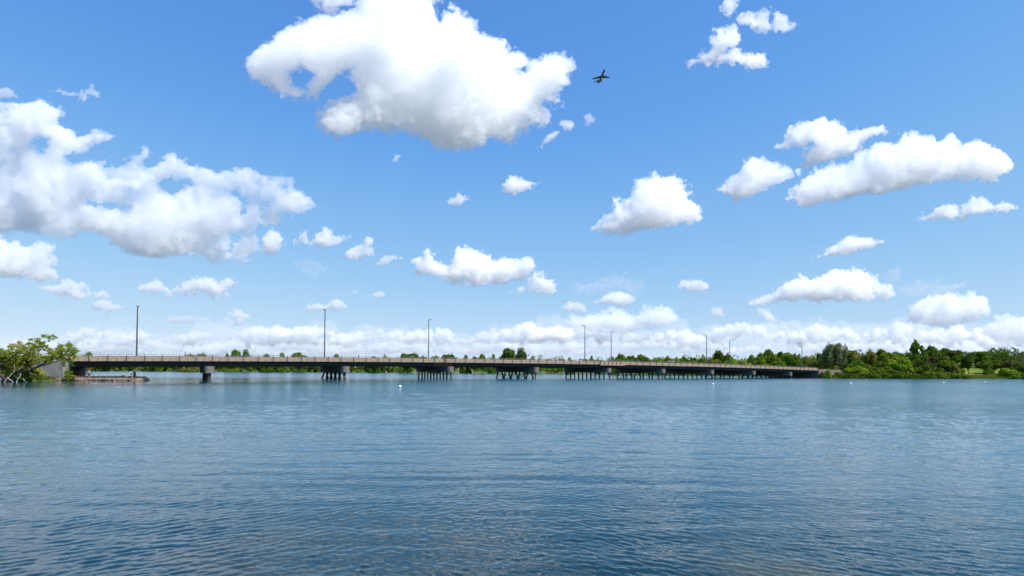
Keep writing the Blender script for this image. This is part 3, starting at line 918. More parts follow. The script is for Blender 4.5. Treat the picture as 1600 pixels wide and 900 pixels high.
# --- bare trees
def bare_tree(label, px, ybase, ytop, Y, lean, seed, spread=0.5, mat=M_BARK, r0=0.16, zbase=None):
    rs = random.Random(seed)
    p = at_y(px, ytop, Y)
    zb = float(land_z(p.x, p.y))
    h = p.z - zb
    o = empty('bare_tree', (p.x, p.y, zb)); tag(o, label, 'tree')
    m, tw = MB(), MB()
    top = Vector((lean * h, 0, h * .75))
    m.tube([(0, 0, -.3), (lean * h * .3, 0, h * .4), top], [r0, r0 * .75, r0 * .35], 7)
    def grow(mb, a, d, L, r, lv):
        b = a + d * L
        mid = a.lerp(b, .5) + Vector((rs.gauss(0, .05), rs.gauss(0, .05), rs.gauss(0, .04))) * L
        mb.tube([a, mid, b], [r, r * .7, r * .35], 5, False)
        if lv == 0: return
        for k in range(3 if lv > 1 else 4):
            dd = (d + Vector((rs.gauss(0, spread), rs.gauss(0, spread), rs.gauss(0.12, spread * .7)))).normalized()
            grow(tw, a.lerp(b, .35 + .6 * rs.random()), dd, L * (.5 + .25 * rs.random()), r * .5, lv - 1)
    for k in range(7):
        a = Vector((0, 0, 0)).lerp(top, .45 + .55 * k / 6)
        ang = rs.random() * 6.28
        grow(m, a, Vector((math.cos(ang) * .9, math.sin(ang) * .9, .55 + .5 * rs.random())).normalized(), h * (.3 - .02 * k), r0 * .4, 3)
    m.build('trunk', mat, o); tw.build('twigs', mat, o)
bare_tree('thin bare tree beside the grey-green willow', 1280, 575, 543, 330, 0.02, 3, r0=0.14)
bare_tree('bare dead tree reaching in from the right edge', 1604, 590, 534, 270, 0.0, 8, r0=0.2)
bare_tree('small bare tree among the dark trees at the right edge', 1590, 585, 548, 285, -0.03, 15, r0=0.12)

# --- reeds, grass and weeds on the banks
def blades(label, pts, n, h, leaf, seed, name='grass', w=0.05, sprd=1.0):
    rs = np.random.RandomState(seed)
    pts = np.array(pts, float)
    k = rs.randint(0, len(pts) - 1, n); u = rs.rand(n, 1)
    P = pts[k] * (1 - u) + pts[k + 1] * u
    P = P + rs.randn(n, 2) * sprd
    z = land_z(P[:, 0], P[:, 1])
    ok = z > 0.04
    P, z = P[ok], z[ok]; n = len(P)
    hh = h * (0.5 + 0.8 * rs.rand(n)); a = rs.rand(n) * 6.28
    dx, dy = np.cos(a) * w, np.sin(a) * w
    tip = np.stack([P[:, 0] + rs.randn(n) * h * .25, P[:, 1] + rs.randn(n) * h * .25, z + hh], 1)
    b0 = np.stack([P[:, 0] - dx, P[:, 1] - dy, z - .05], 1); b1 = np.stack([P[:, 0] + dx, P[:, 1] + dy, z - .05], 1)
    V = np.stack([b0, b1, tip], 1).reshape(-1, 3)
    o = link(name, mesh_np(name, V, np.arange(3 * n).reshape(n, 3), [leaf]))
    tag(o, label, name.replace('_', ' '), None, 'stuff')
blades('bright grass on the right bank by the lawn', [(213, 260.5), (235, 265), (252, 270), (275, 268)], 9000, 0.7, L_GRASS, 1, w=.12, sprd=2.2)
blades('dry reeds and brush across the foot of the lawn', [(222, 272), (245, 278), (262, 282), (285, 282)], 5000, 1.1, L_REED, 2, 'dry_reeds', .14, 2.0)
blades('weeds along the foot of the right wing wall', [(141, 251.2), (150, 253), (158, 256.5)], 2500, 0.9, L_GRASS, 3, 'weeds', .12, .9)
blades('green grass on the left bank under the wing wall', [(-112, 96.5), (-101, 101), (-95, 106), (-91, 110)], 9000, 0.55, L_GRASS, 4, w=.05, sprd=1.6)
# ------------------------------------------------------------------ the left bank
def px_pts(pts, Y, dY=0.0):
    out = []
    for i, (x, y) in enumerate(pts):
        out.append(at_y(x, y, Y + dY * i / max(1, len(pts) - 1)))
    return out

tree_y = 98.0
root = at_y(-8, 596, tree_y)
lean_tree = empty('leaning_tree', (root.x, root.y, 0.2))
tag(lean_tree, 'leaning willow-like tree on the left bank with dark limbs and yellow-green leaves over the water', 'tree')
def rel(pts, o): return [p - Vector(o.location) for p in pts]
limbs = [
    ([(-14, 592), (0, 571), (12, 564), (22, 555), (32, 545), (40, 538)], (.34, .26, .20, .17, .12, .05), -0.5),
    ([(22, 555), (32, 553), (46, 552), (58, 551)], (.10, .08, .06, .03), 0.6),
    ([(10, 598), (25, 591), (34, 581), (50, 578), (61, 571), (73, 569), (88, 565), (99, 561)], (.30, .28, .25, .22, .19, .16, .10, .05), 0.5),
    ([(25, 591), (34, 576), (44, 566), (52, 561), (60, 552), (59.5, 542)], (.24, .18, .14, .11, .09, .05), 1.4),
    ([(50, 578), (62, 573), (80, 560), (95, 551), (110, 543)], (.14, .12, .10, .07, .03), 0.2),
    ([(60, 552), (66, 541), (72, 533), (84, 529)], (.08, .06, .045, .02), 1.0),
    ([(66, 543), (74, 542), (86, 540)], (.04, .03, .015), 0.6),
    ([(61, 571), (80, 561), (104, 555), (118, 549)], (.13, .10, .06, .02), -0.6),
    ([(32, 545), (24, 540), (14, 541)], (.08, .05, .02), -0.4),
]
for pts, rads, dY in limbs:
    MB().tube(rel(px_pts(pts, tree_y - 0.1, dY), lean_tree), [r_ * .62 for r_ in rads], 7).build('limb', M_BARKDARK, lean_tree)
rl = np.random.RandomState(3)
def clump_mesh(spots, n, q, seed, Y=tree_y, flat=0.8, thick=2.4, ref=lean_tree, inner=0.2):
    rs = np.random.RandomState(seed)
    bl = []
    for x, y, r in spots:
        for k in range(22):
            p = at_y(x + rs.randn() * r * .55, y + rs.randn() * r * .46, Y + rs.randn() * thick * .5) - Vector(ref.location)
            m = r * Y / FPX * (.10 + .24 * rs.rand())
            bl.append((p.x, p.y, p.z, m, m * 1.1, m * flat))
    return blob_leaves(bl, n, q, rs, inner=inner, jit=1.2, aspect=0.5)
def leafpart(name, spots, n, q, seed, mat, **kw):
    V, F = clump_mesh(spots, n, q, seed, **kw)
    return link(name, mesh_np(name, V, F, [mat]), lean_tree)
leafpart('crown', [(95, 548, 9), (105, 545, 9), (114, 546, 8), (109, 538.5, 6), (117, 551, 5), (100, 557, 10), (110, 562, 6), (88, 556, 8), (84, 551, 6), (92, 541, 4),
                   (60, 541, 9), (68, 543, 7), (52, 543, 7), (63, 535, 6), (46, 537, 5), (57, 531, 6), (48, 531, 4), (76, 527, 5.5), (83, 527, 5), (70, 525, 4), (80, 560, 8), (72, 563, 6), (112, 569, 3), (30, 549, 7), (40, 551, 7), (20, 551, 7), (52, 550, 6), (10, 552, 7), (30, 558, 7), (76, 548, 6), (100, 566, 5), (118, 557, 3)],
         7000, .26, 21, L_WILLOW)
leafpart('crown', [(20, 541, 6), (30, 538, 7), (14, 541, 4), (38, 541, 7), (26, 545, 6), (42, 545, 5)], 900, .24, 22, L_PALEW)
leafpart('crown', [(58, 556, 6), (66, 559, 6), (73, 559, 5), (50, 558, 6), (60, 561, 7), (44, 556, 5)], 1500, .24, 23, L_PALEW)

def bank_bush(label, spots, n, q, seed, mat, Y, cat='bush'):
    p = at_y(spots[0][0], 594, Y)
    o = empty(cat, (p.x, p.y, float(land_z(p.x, p.y)))); tag(o, label, cat)
    V, F = clump_mesh(spots, n, q, seed, Y=Y, ref=o, inner=0.35)
    V[:, 2] = np.maximum(V[:, 2], 0.0)
    link('foliage', mesh_np('foliage', V, F, [mat]), o)
    m = MB()
    for x, y, r in spots[:7]:
        e = at_y(x, y, Y) - Vector(o.location)
        m.tube([(e.x * .3, 0, -.1), (e.x * .7, e.y * .4, e.z * .55), e], [.07, .05, .02], 5)
    m.build('stems', M_BARKDARK, o)
bank_bush('broad yellow-green thicket filling the left edge under the leaning tree', [(8, 560, 12), (22, 562, 11), (-6, 562, 14), (14, 572, 12), (30, 570, 11), (0, 575, 13), (22, 580, 11), (-8, 585, 10), (8, 586, 9)], 6500, .34, 31, L_WILLOW, 103)
bank_bush('olive thicket behind the dark limbs left of the wing wall', [(40, 560, 11), (50, 567, 10), (36, 575, 11), (52, 577, 9), (44, 585, 8), (32, 587, 7), (58, 583, 6)], 5000, .34, 32, L_OLIVE, 104)
bank_bush('dark undergrowth by the driftwood at the left edge', [(14, 590, 6), (24, 589, 6), (34, 590, 5), (4, 589, 6), (42, 590, 4)], 1000, .34, 33, L_DARK, 99.5)
bank_bush('bright green shrub at the corner of the left abutment', [(105, 582, 3.5), (107, 586, 4.5), (103, 589, 4), (109, 590, 3.5), (106, 579, 2.2)], 520, .32, 34, L_LIGHT, 107.5, 'shrub')
bank_bush('small weedy shrub under the first span by the left abutment', [(113, 588, 3), (117, 589, 2.6), (110, 590, 2.4)], 240, .28, 35, L_WILLOW, 109.3, 'shrub')
bank_bush('thin pale shrub on the grass in front of the wing wall', [(63, 579, 4), (67, 584, 3.5), (60, 586, 4)], 300, .3, 36, L_PALEW, 103.5, 'shrub')

# bleached driftwood at the waterline
def drift(label, lines, Y):
    p = at_y(*lines[0][0][0], Y)
    o = empty('driftwood', (p.x, p.y, 0.0)); tag(o, label, 'driftwood', 'driftwood along the left bank')
    for pts, r, dY in lines:
        n = len(pts)
        MB().tube(rel(px_pts(pts, Y, dY), o), [.7 * r * (1 - .55 * i / (n - 1)) for i in range(n)], 6).build('branch', M_DRIFT, o)
drift('long bleached branch slanting up out of the water at the left edge', [([(4, 600), (12, 591), (21, 582), (29, 577), (36, 573)], .11, .6), ([(21, 582), (23, 577), (22.5, 570)], .05, .3)], 96.2)
drift('bleached branch crossing over the long one at the left edge', [([(11, 589.5), (17, 594), (23.5, 599)], .10, -.3)], 95.9)
drift('bleached forked branch standing in the water right of the crossed ones', [([(24.5, 600), (28, 592.5), (31.5, 588), (32, 583)], .12, .3), ([(28, 592.5), (30, 591)], .06, .1)], 96.0)
drift('bleached bent root arching into the water beside the grass', [([(36, 592), (39, 595), (41, 600)], .09, .1), ([(40, 596), (44, 597.5), (48, 597)], .08, .2)], 96.4)
drift('bleached curled branch ends at the very left edge', [([(-2, 590), (1.5, 593), (0, 598)], .12, .1)], 95.8)
stump = MB()
p = at_y(1, 600, 97.2)
for i in range(9):
    a = i * 0.7
    stump.tube([(0, 0, .2), (math.cos(a) * .5, math.sin(a) * .5, .8 + .3 * math.sin(i * 2.1)), (math.cos(a) * 1.1, math.sin(a) * .9, .2 + .9 * (i % 3) * .4)], [.25, .16, .05], 6)
stump.ball((0, 0, .7), (.75, .6, .85), 9, 6)
o = stump.build('tree_stump', M_BARKDARK); o.location = (p.x, p.y, -.05)
tag(o, 'dark upturned root stump at the left edge of the water', 'tree stump')

# rubble ledge running out under the first span
LX0, LX1 = -92.0, at_y(212, 595, 110).x
ledge = empty('stone_ledge', (0, 0, 0)); tag(ledge, 'low stone ledge running out from the left abutment under the first span', 'ledge')
rk = np.random.RandomState(8)
def ledge_body(name, y0, y1, ztop, mat, x1, seed):
    r = np.random.RandomState(seed)
    xs = np.linspace(LX0, x1, 40)
    vs, fs = [], []
    for x in xs:
        j = r.randn(4) * .06
        e = min(1, (x1 - x) / 0.8 + .35)
        vs += [(x, y0 + j[0] * 2, -.6), (x, y0 + .25 + j[1] * 2, ztop * .75 * e + j[2]), (x, y0 + .7, ztop * e + j[3]), (x, y1, ztop * e + j[1]), (x, y1 + .3, -.6)]
    for i in range(39):
        for k in range(4):
            a = i * 5 + k
            fs.append((a, a + 5, a + 6, a + 1))
    n = 39 * 5
    fs += [(0, 1, 2, 3, 4), (n + 4, n + 3, n + 2, n + 1, n)]
    m = MB().add(vs, fs)
    return m.build(name, mat, ledge)
ledge_body('rubble_bank', 109.7, 112.4, 0.52, M_ROCK, LX1, 1)
ledge_body('shade_dark_crest', 112.0, 114.5, 0.86, M_DARKROCK_SHADE, LX1 - .2, 2)  # shade over the back of the ledge put into the crest's colour
rock_mesh = []
for k in range(6):
    bm = bmesh.new(); bmesh.ops.create_icosphere(bm, subdivisions=1, radius=1.0)
    r = random.Random(k)
    for v in bm.verts:
        v.co *= 0.7 + .5 * r.random()
    me = bpy.data.meshes.new('rock'); bm.to_mesh(me); bm.free(); me.materials.append(M_ROCK); rock_mesh.append(me)
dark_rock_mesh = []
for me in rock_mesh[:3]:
    d = me.copy(); d.materials.clear(); d.materials.append(M_DARKROCK_SHADE); dark_rock_mesh.append(d)
for i in range(70):
    x = LX0 + 1 + (LX1 - LX0 - 1.3) * rk.rand()
    t_ = rk.rand()
    o = link('rock', rock_mesh[i % 6], ledge)
    o.location = (x, 109.55 + .7 * t_ + .1 * rk.randn(), 0.02 + .42 * t_)
    s = .14 + .2 * rk.rand()
    o.scale = (s * 1.5, s, s * .75); o.rotation_euler = (rk.rand() * 3, rk.rand() * 3, rk.rand() * 6)
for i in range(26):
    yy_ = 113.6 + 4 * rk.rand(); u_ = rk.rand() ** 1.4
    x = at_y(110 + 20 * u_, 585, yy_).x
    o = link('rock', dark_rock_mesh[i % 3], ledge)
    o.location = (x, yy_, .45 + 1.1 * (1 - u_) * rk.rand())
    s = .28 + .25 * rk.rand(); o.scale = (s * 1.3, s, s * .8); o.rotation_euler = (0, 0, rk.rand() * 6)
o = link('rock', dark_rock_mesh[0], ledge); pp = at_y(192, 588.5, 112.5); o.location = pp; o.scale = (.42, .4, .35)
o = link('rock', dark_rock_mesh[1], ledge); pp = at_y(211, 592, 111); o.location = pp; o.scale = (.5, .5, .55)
pp = at_y(210.3, 589.5, 111.2)
post = MB().prism([(-.2, -.18), (.16, -.18), (.18, .18), (-.18, .2)], 0, 1.0).prism([(-.2, -.15), (.1, -.15), (.12, .15), (-.18, .15)], 1.002, 1.35).build('mooring_post', M_DARKROCK_SHADE)
post.location = (pp.x, pp.y, .55)
tag(post, 'short black weathered post at the tip of the stone ledge', 'post')

# ------------------------------------------------------------------ people
P_SKIN = m_plain('skin', (0.46, 0.27, 0.20), 0.55, 0.05)
P_PINK = m_plain('pink_cotton', (0.62, 0.36, 0.38), 0.85, 0.08)
P_SHORTS = m_plain('dark_green_cotton', (0.035, 0.05, 0.042), 0.9)
P_NAVY = m_plain('navy_cotton', (0.02, 0.025, 0.045), 0.9)
P_KHAKI = m_plain('pale_green_cotton', (0.36, 0.40, 0.33), 0.9)
P_WHITE = m_plain('white_cotton', (0.75, 0.74, 0.74), 0.8, 0.04)
P_HAIR = m_plain('dark_hair', (0.03, 0.022, 0.018), 0.7)
P_SLATE = m_plain('slate_cotton', (0.07, 0.08, 0.11), 0.9)
P_EYE = m_plain('eye_dark', (0.02, 0.015, 0.015), 0.3)

def skin_mesh(chains, mats, pick, levels=1):
    """chains: lists of ((x, y, z), radius); points at the same place are one joint; the first is the root"""
    vid, vs, rs_c, es = {}, [], [], []
    for ch in chains:
        prev = None
        for p, r in ch:
            k = tuple(round(c, 4) for c in p)
            if k not in vid:
                vid[k] = len(vs); vs.append(p); rs_c.append(r)
            if prev is not None and prev != vid[k]: es.append((prev, vid[k]))
            prev = vid[k]
    me = bpy.data.meshes.new('body'); me.from_pydata(vs, es, [])
    o = link('body', me)
    md = o.modifiers.new('skin', 'SKIN'); md.use_smooth_shade = True
    sv = me.skin_vertices[0].data
    for i, r in enumerate(rs_c): sv[i].radius = (r, r)
    sv[0].use_root = True
    sub = o.modifiers.new('sub', 'SUBSURF'); sub.levels = sub.render_levels = levels
    dg = bpy.context.evaluated_depsgraph_get()
    me2 = bpy.data.meshes.new_from_object(o.evaluated_get(dg))
    bpy.data.objects.remove(o); bpy.data.meshes.remove(me)
    me2.materials.clear()
    for m in mats: me2.materials.append(m)
    for p in me2.polygons:
        p.material_index = pick(p.center); p.use_smooth = True
    me2.name = 'body'
    return me2

def hand(wrist, d, side):
    """palm, four fingers and a thumb as chains growing out of the wrist; d: direction of the hand"""
    w = Vector(wrist); d = Vector(d).normalized()
    s = d.cross(Vector((0, 1, 0.01))).normalized() * side
    palm = w + d * .075
    out = [[(tuple(w), .026), (tuple(palm), .034)]]
    for k, (off, ln) in enumerate(((-.027, .07), (-.009, .08), (.009, .075), (.027, .058))):
        b = palm + s * off + d * .015
        m_ = b + d * ln * .5 + Vector((0, -.008, 0)); e = b + d * ln + Vector((0, -.024, 0))
        out.append([(tuple(palm), .034), (tuple(b), .011), (tuple(m_), .0095), (tuple(e), .008)])
    tb = w + d * .035 - s * .03
    out.append([(tuple(w), .026), (tuple(tb), .012), (tuple(tb + d * .045 - s * .022), .0095)])
    return out

def head_parts(o, c, face, hair_mat, cap=None, long=False):
    """face: unit direction the face looks"""
    c = Vector(c); f = Vector(face).normalized(); sd_ = f.cross(Vector((0, 0, 1))).normalized()
    hb = MB().ball(c + Vector((0, 0, .035)) - f * .018, (.087, .092, .098), 12, 8)
    if long: hb.ball(c - f * .055 + Vector((0, 0, -.07)), (.075, .05, .13), 10, 6)
    hb.build('hair', hair_mat, o, True)
    for sx in (-1, 1):
        MB().ball(c + f * .082 + sd_ * .032 * sx + Vector((0, 0, .005)), .011, 8, 5).build('eye', P_EYE, o, True)
        MB().ball(c + sd_ * .08 * sx + Vector((0, 0, -.01)), (.014, .02, .03), 8, 5).build('ear', P_SKIN, o, True)
    MB().ball(c + f * .098 + Vector((0, 0, -.022)), (.013, .016, .02), 8, 5).build('nose', P_SKIN, o, True)
    MB().tube([c + f * .086 - sd_ * .022 + Vector((0, 0, -.058)), c + f * .092 + Vector((0, 0, -.06)), c + f * .086 + sd_ * .022 + Vector((0, 0, -.058))], .006, 5).build('mouth', P_PINK, o, True)
    if cap:
        cm = MB().ball(c + Vector((0, 0, .05)), (.10, .105, .085), 12, 8)
        cm.tube([c + f * .08 + Vector((0, 0, .05)), c + f * .17 + Vector((0, 0, .035))], [.07, .03], 8)
        cm.build('cap', cap, o, True)

def stand_chains(lean=0.0, stride=0.0, l_arm=None, r_arm=None):
    pel = (0, 0, .95)
    ch = [[(pel, .135), ((0, -.01 - lean * .5, 1.12), .125), ((0, -.02 - lean, 1.32), .14), ((0, -.02 - lean * 1.1, 1.45), .075), ((0, -.03 - lean * 1.2, 1.54), .055), ((0, -.05 - lean * 1.3, 1.63), .088), ((0, -.05 - lean * 1.3, 1.70), .075)]]
    for sx in (-1, 1):
        st = stride * sx
        ch.append([(pel, .135), ((.095 * sx, 0, .88), .10), ((.11 * sx, -.02 - st * .5, .50), .062), ((.12 * sx, .02 - st + (.1 if st < 0 else 0), .09), .042), ((.12 * sx, -.02 - st, .04), .04), ((.13 * sx, -.15 - st, .03), .034)])
    sh_z, sh_y = 1.40, -.02 - lean
    for sx, arm in ((-1, l_arm), (1, r_arm)):
        s0 = (.18 * sx, sh_y, sh_z)
        arm = arm or ((.22 * sx, sh_y + .02, 1.12), (.23 * sx, sh_y - .08 * (1 + stride * sx), .88))
        ch.append([((0, -.02 - lean, 1.32), .14), (s0, .062), (arm[0], .045), (arm[1], .030)])
        d = Vector(arm[1]) - Vector(arm[0])
        ch += hand(arm[1], d, sx)
    return ch

# the standing person on the ledge
def standing():
    ch = stand_chains(0.05, 0.02, l_arm=((-.33, -.04, 1.16), (-.22, -.22, 1.02)), r_arm=((.27, -.10, 1.22), (.16, -.22, 1.42)))
    def pick(c):
        if c.z > 1.49: return 0
        arm = abs(c.x) > .215 or (c.z < 1.2 and abs(c.x) > .2)
        if c.z > 1.02: return 0 if (arm and c.z < 1.3) else 1
        if c.z > .52: return 2 if abs(c.x) < .21 else 0
        return 0
    me = skin_mesh(ch, [P_SKIN, P_PINK, P_SHORTS], pick)
    o = empty('person', (0, 0, 0))
    link('body', me, o)
    head_parts(o, (0, -.115, 1.645), (0, -1, -.15), P_HAIR, long=True)
    return o
per = standing()
q = at_y(139.3, 592.2, 110.4)
per.location = (q.x, q.y, .44); per.rotation_euler = (0, 0, 0.35); per.scale = (1.03,) * 3
tag(per, 'person standing on the stone ledge in a pale pink top and dark green shorts', 'person')
bag = MB().prism([(-.2, -.07), (.2, -.07), (.22, .07), (-.22, .07)], 0, .2).tube([(-.16, 0, .2), (-.1, 0, .36), (.1, 0, .36), (.16, 0, .2)], .015, 5).build('shoulder_bag', P_NAVY)
bag.location = (q.x - .36, q.y - .2, 1.3)
tag(bag, 'small dark bag held at the hip of the person standing on the ledge', 'bag')

# the person sitting near the tip
def sitting():
    pel = (0, 0, .12)
    ch = [[(pel, .14), ((0, -.03, .32), .13), ((0, -.05, .50), .145), ((0, -.05, .63), .07), ((0, -.06, .70), .055), ((0, -.08, .80), .088), ((0, -.08, .87), .075)]]
    for sx in (-1, 1):
        ch.append([(pel, .14), ((.1 * sx, -.12, .13), .10), ((.13 * sx, -.42, .34), .065), ((.13 * sx, -.60, .03), .045), ((.13 * sx, -.72, -.02), .036)])
        ch.append([((0, -.05, .50), .145), ((.18 * sx, -.05, .58), .06), ((.22 * sx, -.15, .36), .045), ((.12 * sx, -.36, .36), .03)])
        ch += hand((.12 * sx, -.36, .36), (-.3 * sx, -1, .0), sx)
    def pick(c):
        if c.z > .66: return 0
        if abs(c.x) > .2 and c.z < .5 or (c.y < -.28 and c.z > .3 and abs(c.x) < .16 and c.z > .36): return 0
        if c.z > .24 and c.y > -.3: return 1
        return 2 if c.z > .1 or c.y > -.5 else 0
    o = empty('person', (0, 0, 0))
    link('body', skin_mesh(ch, [P_SKIN, P_NAVY, P_KHAKI], pick), o)
    head_parts(o, (0, -.10, .815), (0, -1, -.1), P_HAIR, cap=P_WHITE)
    return o
per2 = sitting()
q = at_y(205.3, 589.3, 112.3)
per2.location = (q.x, q.y, 0.88); per2.rotation_euler = (0, 0, -0.95); per2.scale = (1.05,) * 3
tag(per2, 'person in a white cap and dark top sitting near the tip of the ledge', 'person')

# two people walking on the bridge, only head and shoulders above the railing
def walker(px, label, top, legs):
    s = s_of_px(px)
    pos = NEAR0 + BU * s + BN * 1.1
    ch = stand_chains(0.02, 0.16)
    def pick(c):
        if c.z > 1.49: return 0
        if c.z > .98: return 0 if abs(c.x) > .21 and c.z < 1.2 else 1
        return 2 if c.z > .1 and abs(c.x) < .2 else 0
    o = empty('person', (pos.x, pos.y, zr(s) - 1.1), UANG + math.pi / 2)
    link('body', skin_mesh(ch, [P_SKIN, top, legs], pick), o)
    head_parts(o, (0, -.075, 1.645), (0, -1, 0), P_HAIR)
    tag(o, label, 'person')
walker(289, 'dark clothed person walking along the bridge left of the first pier', P_SLATE, P_NAVY)
walker(562, 'slate clothed person walking along the bridge right of the second lamp post', P_SLATE, P_SHORTS)

# a car crossing the bridge
def car(px, off, label):
    s = s_of_px(px) + 4
    pos = NEAR0 + BU * s + BN * off
    o = empty('car', (pos.x, pos.y, zr(s) - 1.10), UANG)
    tag(o, label, 'car')
    paint = m_plain('dark_blue_car_paint', (0.03, 0.045, 0.09), 0.3)
    roof_p = m_plain('pale_roof_paint', (0.55, 0.56, 0.55), 0.35)
    glass = m_plain('car_glass', (0.03, 0.04, 0.05), 0.08)
    tyre = m_plain('tyre_rubber', (0.02, 0.02, 0.02), 0.9)
    rim = m_plain('rim_alloy', (0.5, 0.5, 0.5), 0.35)
    side = [(-2.2, .35), (2.2, .35), (2.25, .75), (2.1, .95), (.95, 1.05), (-1.9, 1.05), (-2.2, .95)]
    def prof(pts, w):
        n = len(pts)
        vs = [(x, -w, z) for x, z in pts] + [(x, w, z) for x, z in pts]
        return vs, [tuple(range(n)), tuple(reversed(range(n, 2 * n)))] + [(i, n + i, n + (i + 1) % n, (i + 1) % n) for i in range(n)]
    MB().add(*prof(side, .88)).build('body', paint, o)
    MB().add(*prof([(-1.85, 1.052), (.95, 1.052), (.35, 1.52), (-1.6, 1.52)], .78)).build('window', glass, o)
    MB().add(*prof([(-1.66, 1.522), (.42, 1.522), (.2, 1.66), (-1.5, 1.66)], .80)).build('roof', roof_p, o)
    for x in (-1.4, 1.4):
        for y in (-.86, .86):
            w = MB().tube([(x, y - .1, .33), (x, y + .1, .33)], .33, 14).build('wheel', tyre, o)
            MB().tube([(x, y - .11, .33), (x, y + .11, .33)], .19, 10).build('rim', rim, w)
    for y in (-.6, .6):
        MB().box((2.18, y - .16, .68), (2.262, y + .16, .84)).build('headlight', P_WHITE, o)
        MB().box((-2.24, y - .16, .75), (-2.17, y + .16, .92)).build('tail_light', M_RUST, o)
car(1054, 4.6, 'dark car with a pale roof driving on the bridge below the yellow blossoming bush')

# ------------------------------------------------------------------ buoys, birds, utility pole, airplane
B_WHITE = m_plain('white_buoy_plastic', (0.8, 0.8, 0.8), 0.4, 0.05)
B_GREY = m_plain('buoy_waterline', (0.16, 0.18, 0.19), 0.6)
def buoy(px, py, r, label):
    p = on_plane(px, py)
    o = empty('buoy', (p.x, p.y, 0)); tag(o, label, 'buoy', 'white buoys on the lake')
    MB().ball((0, 0, r * .55), (r, r, r * .95), 16, 10).build('float', B_WHITE, o, True)
    MB().tube([(0, 0, -r * .3), (0, 0, r * .42)], r * 1.02, 16).build('waterline_band', B_GREY, o)
    MB().tube([(0, 0, r * 1.45), (0, 0, r * 1.8)], r * .16, 8).build('ring_post', B_GREY, o)
buoy(625, 605.5, .21, 'largest white buoy, floating before the second and third piers')
buoy(1114, 601.5, .21, 'white buoy before the pier rows at the far right third of the bridge')
buoy(1329.5, 600, .21, 'white buoy before the bright green bush at the water')
buoy(1474, 599, .21, 'white buoy before the low bushes right of the tallest tree')
buoy(1539, 597.5, .21, 'white buoy before the grassy right bank')
def bird(px, py, Y, label):
    p = at_y(px, py, Y)
    o = empty('bird', p, 0.6); tag(o, label, 'bird')
    MB().ball((0, 0, 0), (.2, .07, .07), 8, 6).ball((.2, 0, .04), (.06, .045, .045), 8, 5).build('body', M_LAMP, o, True)
    for sy in (-1, 1):
        vs = [(.08, .05 * sy, .02), (-.1, .05 * sy, .02), (-.08, .28 * sy, .16), (.06, .3 * sy, .17), (-.1, .6 * sy, .1), (.08, .05 * sy, .04), (-.1, .05 * sy, .035), (-.08, .28 * sy, .175), (.06, .3 * sy, .19)]
        MB().add(vs, [(0, 1, 2, 3), (3, 2, 4), (5, 8, 7, 6), (8, 4, 7), (0, 3, 8, 5), (1, 6, 7, 2)]).build('wing', M_LAMP, o)
bird(927, 524, 210, 'tiny dark bird flying between the two middle lamp posts, the higher one')
bird(942, 534.5, 210, 'tiny dark bird flying just left of the fifth lamp post, the lower one')
p = at_y(1343.3, 544.5, 305)
zb = float(land_z(p.x, p.y)); h = p.z - zb
o = empty('utility_pole', (p.x, p.y, zb)); tag(o, 'utility pole with a crossarm rising from the trees right of the grey-green willow', 'utility pole')
MB().tube([(0, 0, -.5), (0, 0, h)], [.17, .12], 8).build('pole', M_LAMP, o)
MB().box((-1.4, -.08, h - .95), (1.4, .08, h - .7)).build('crossarm', M_LAMP, o)
MB().tube([(.55, 0, h - 1.9), (.55, 0, h - 1.0)], .26, 10).build('transformer', M_LAMP, o)
for x in (-1.25, -.7, .7, 1.25):
    MB().tube([(x, 0, h - .7), (x, 0, h - .4)], .07, 6).build('insulator', M_LAMP, o)

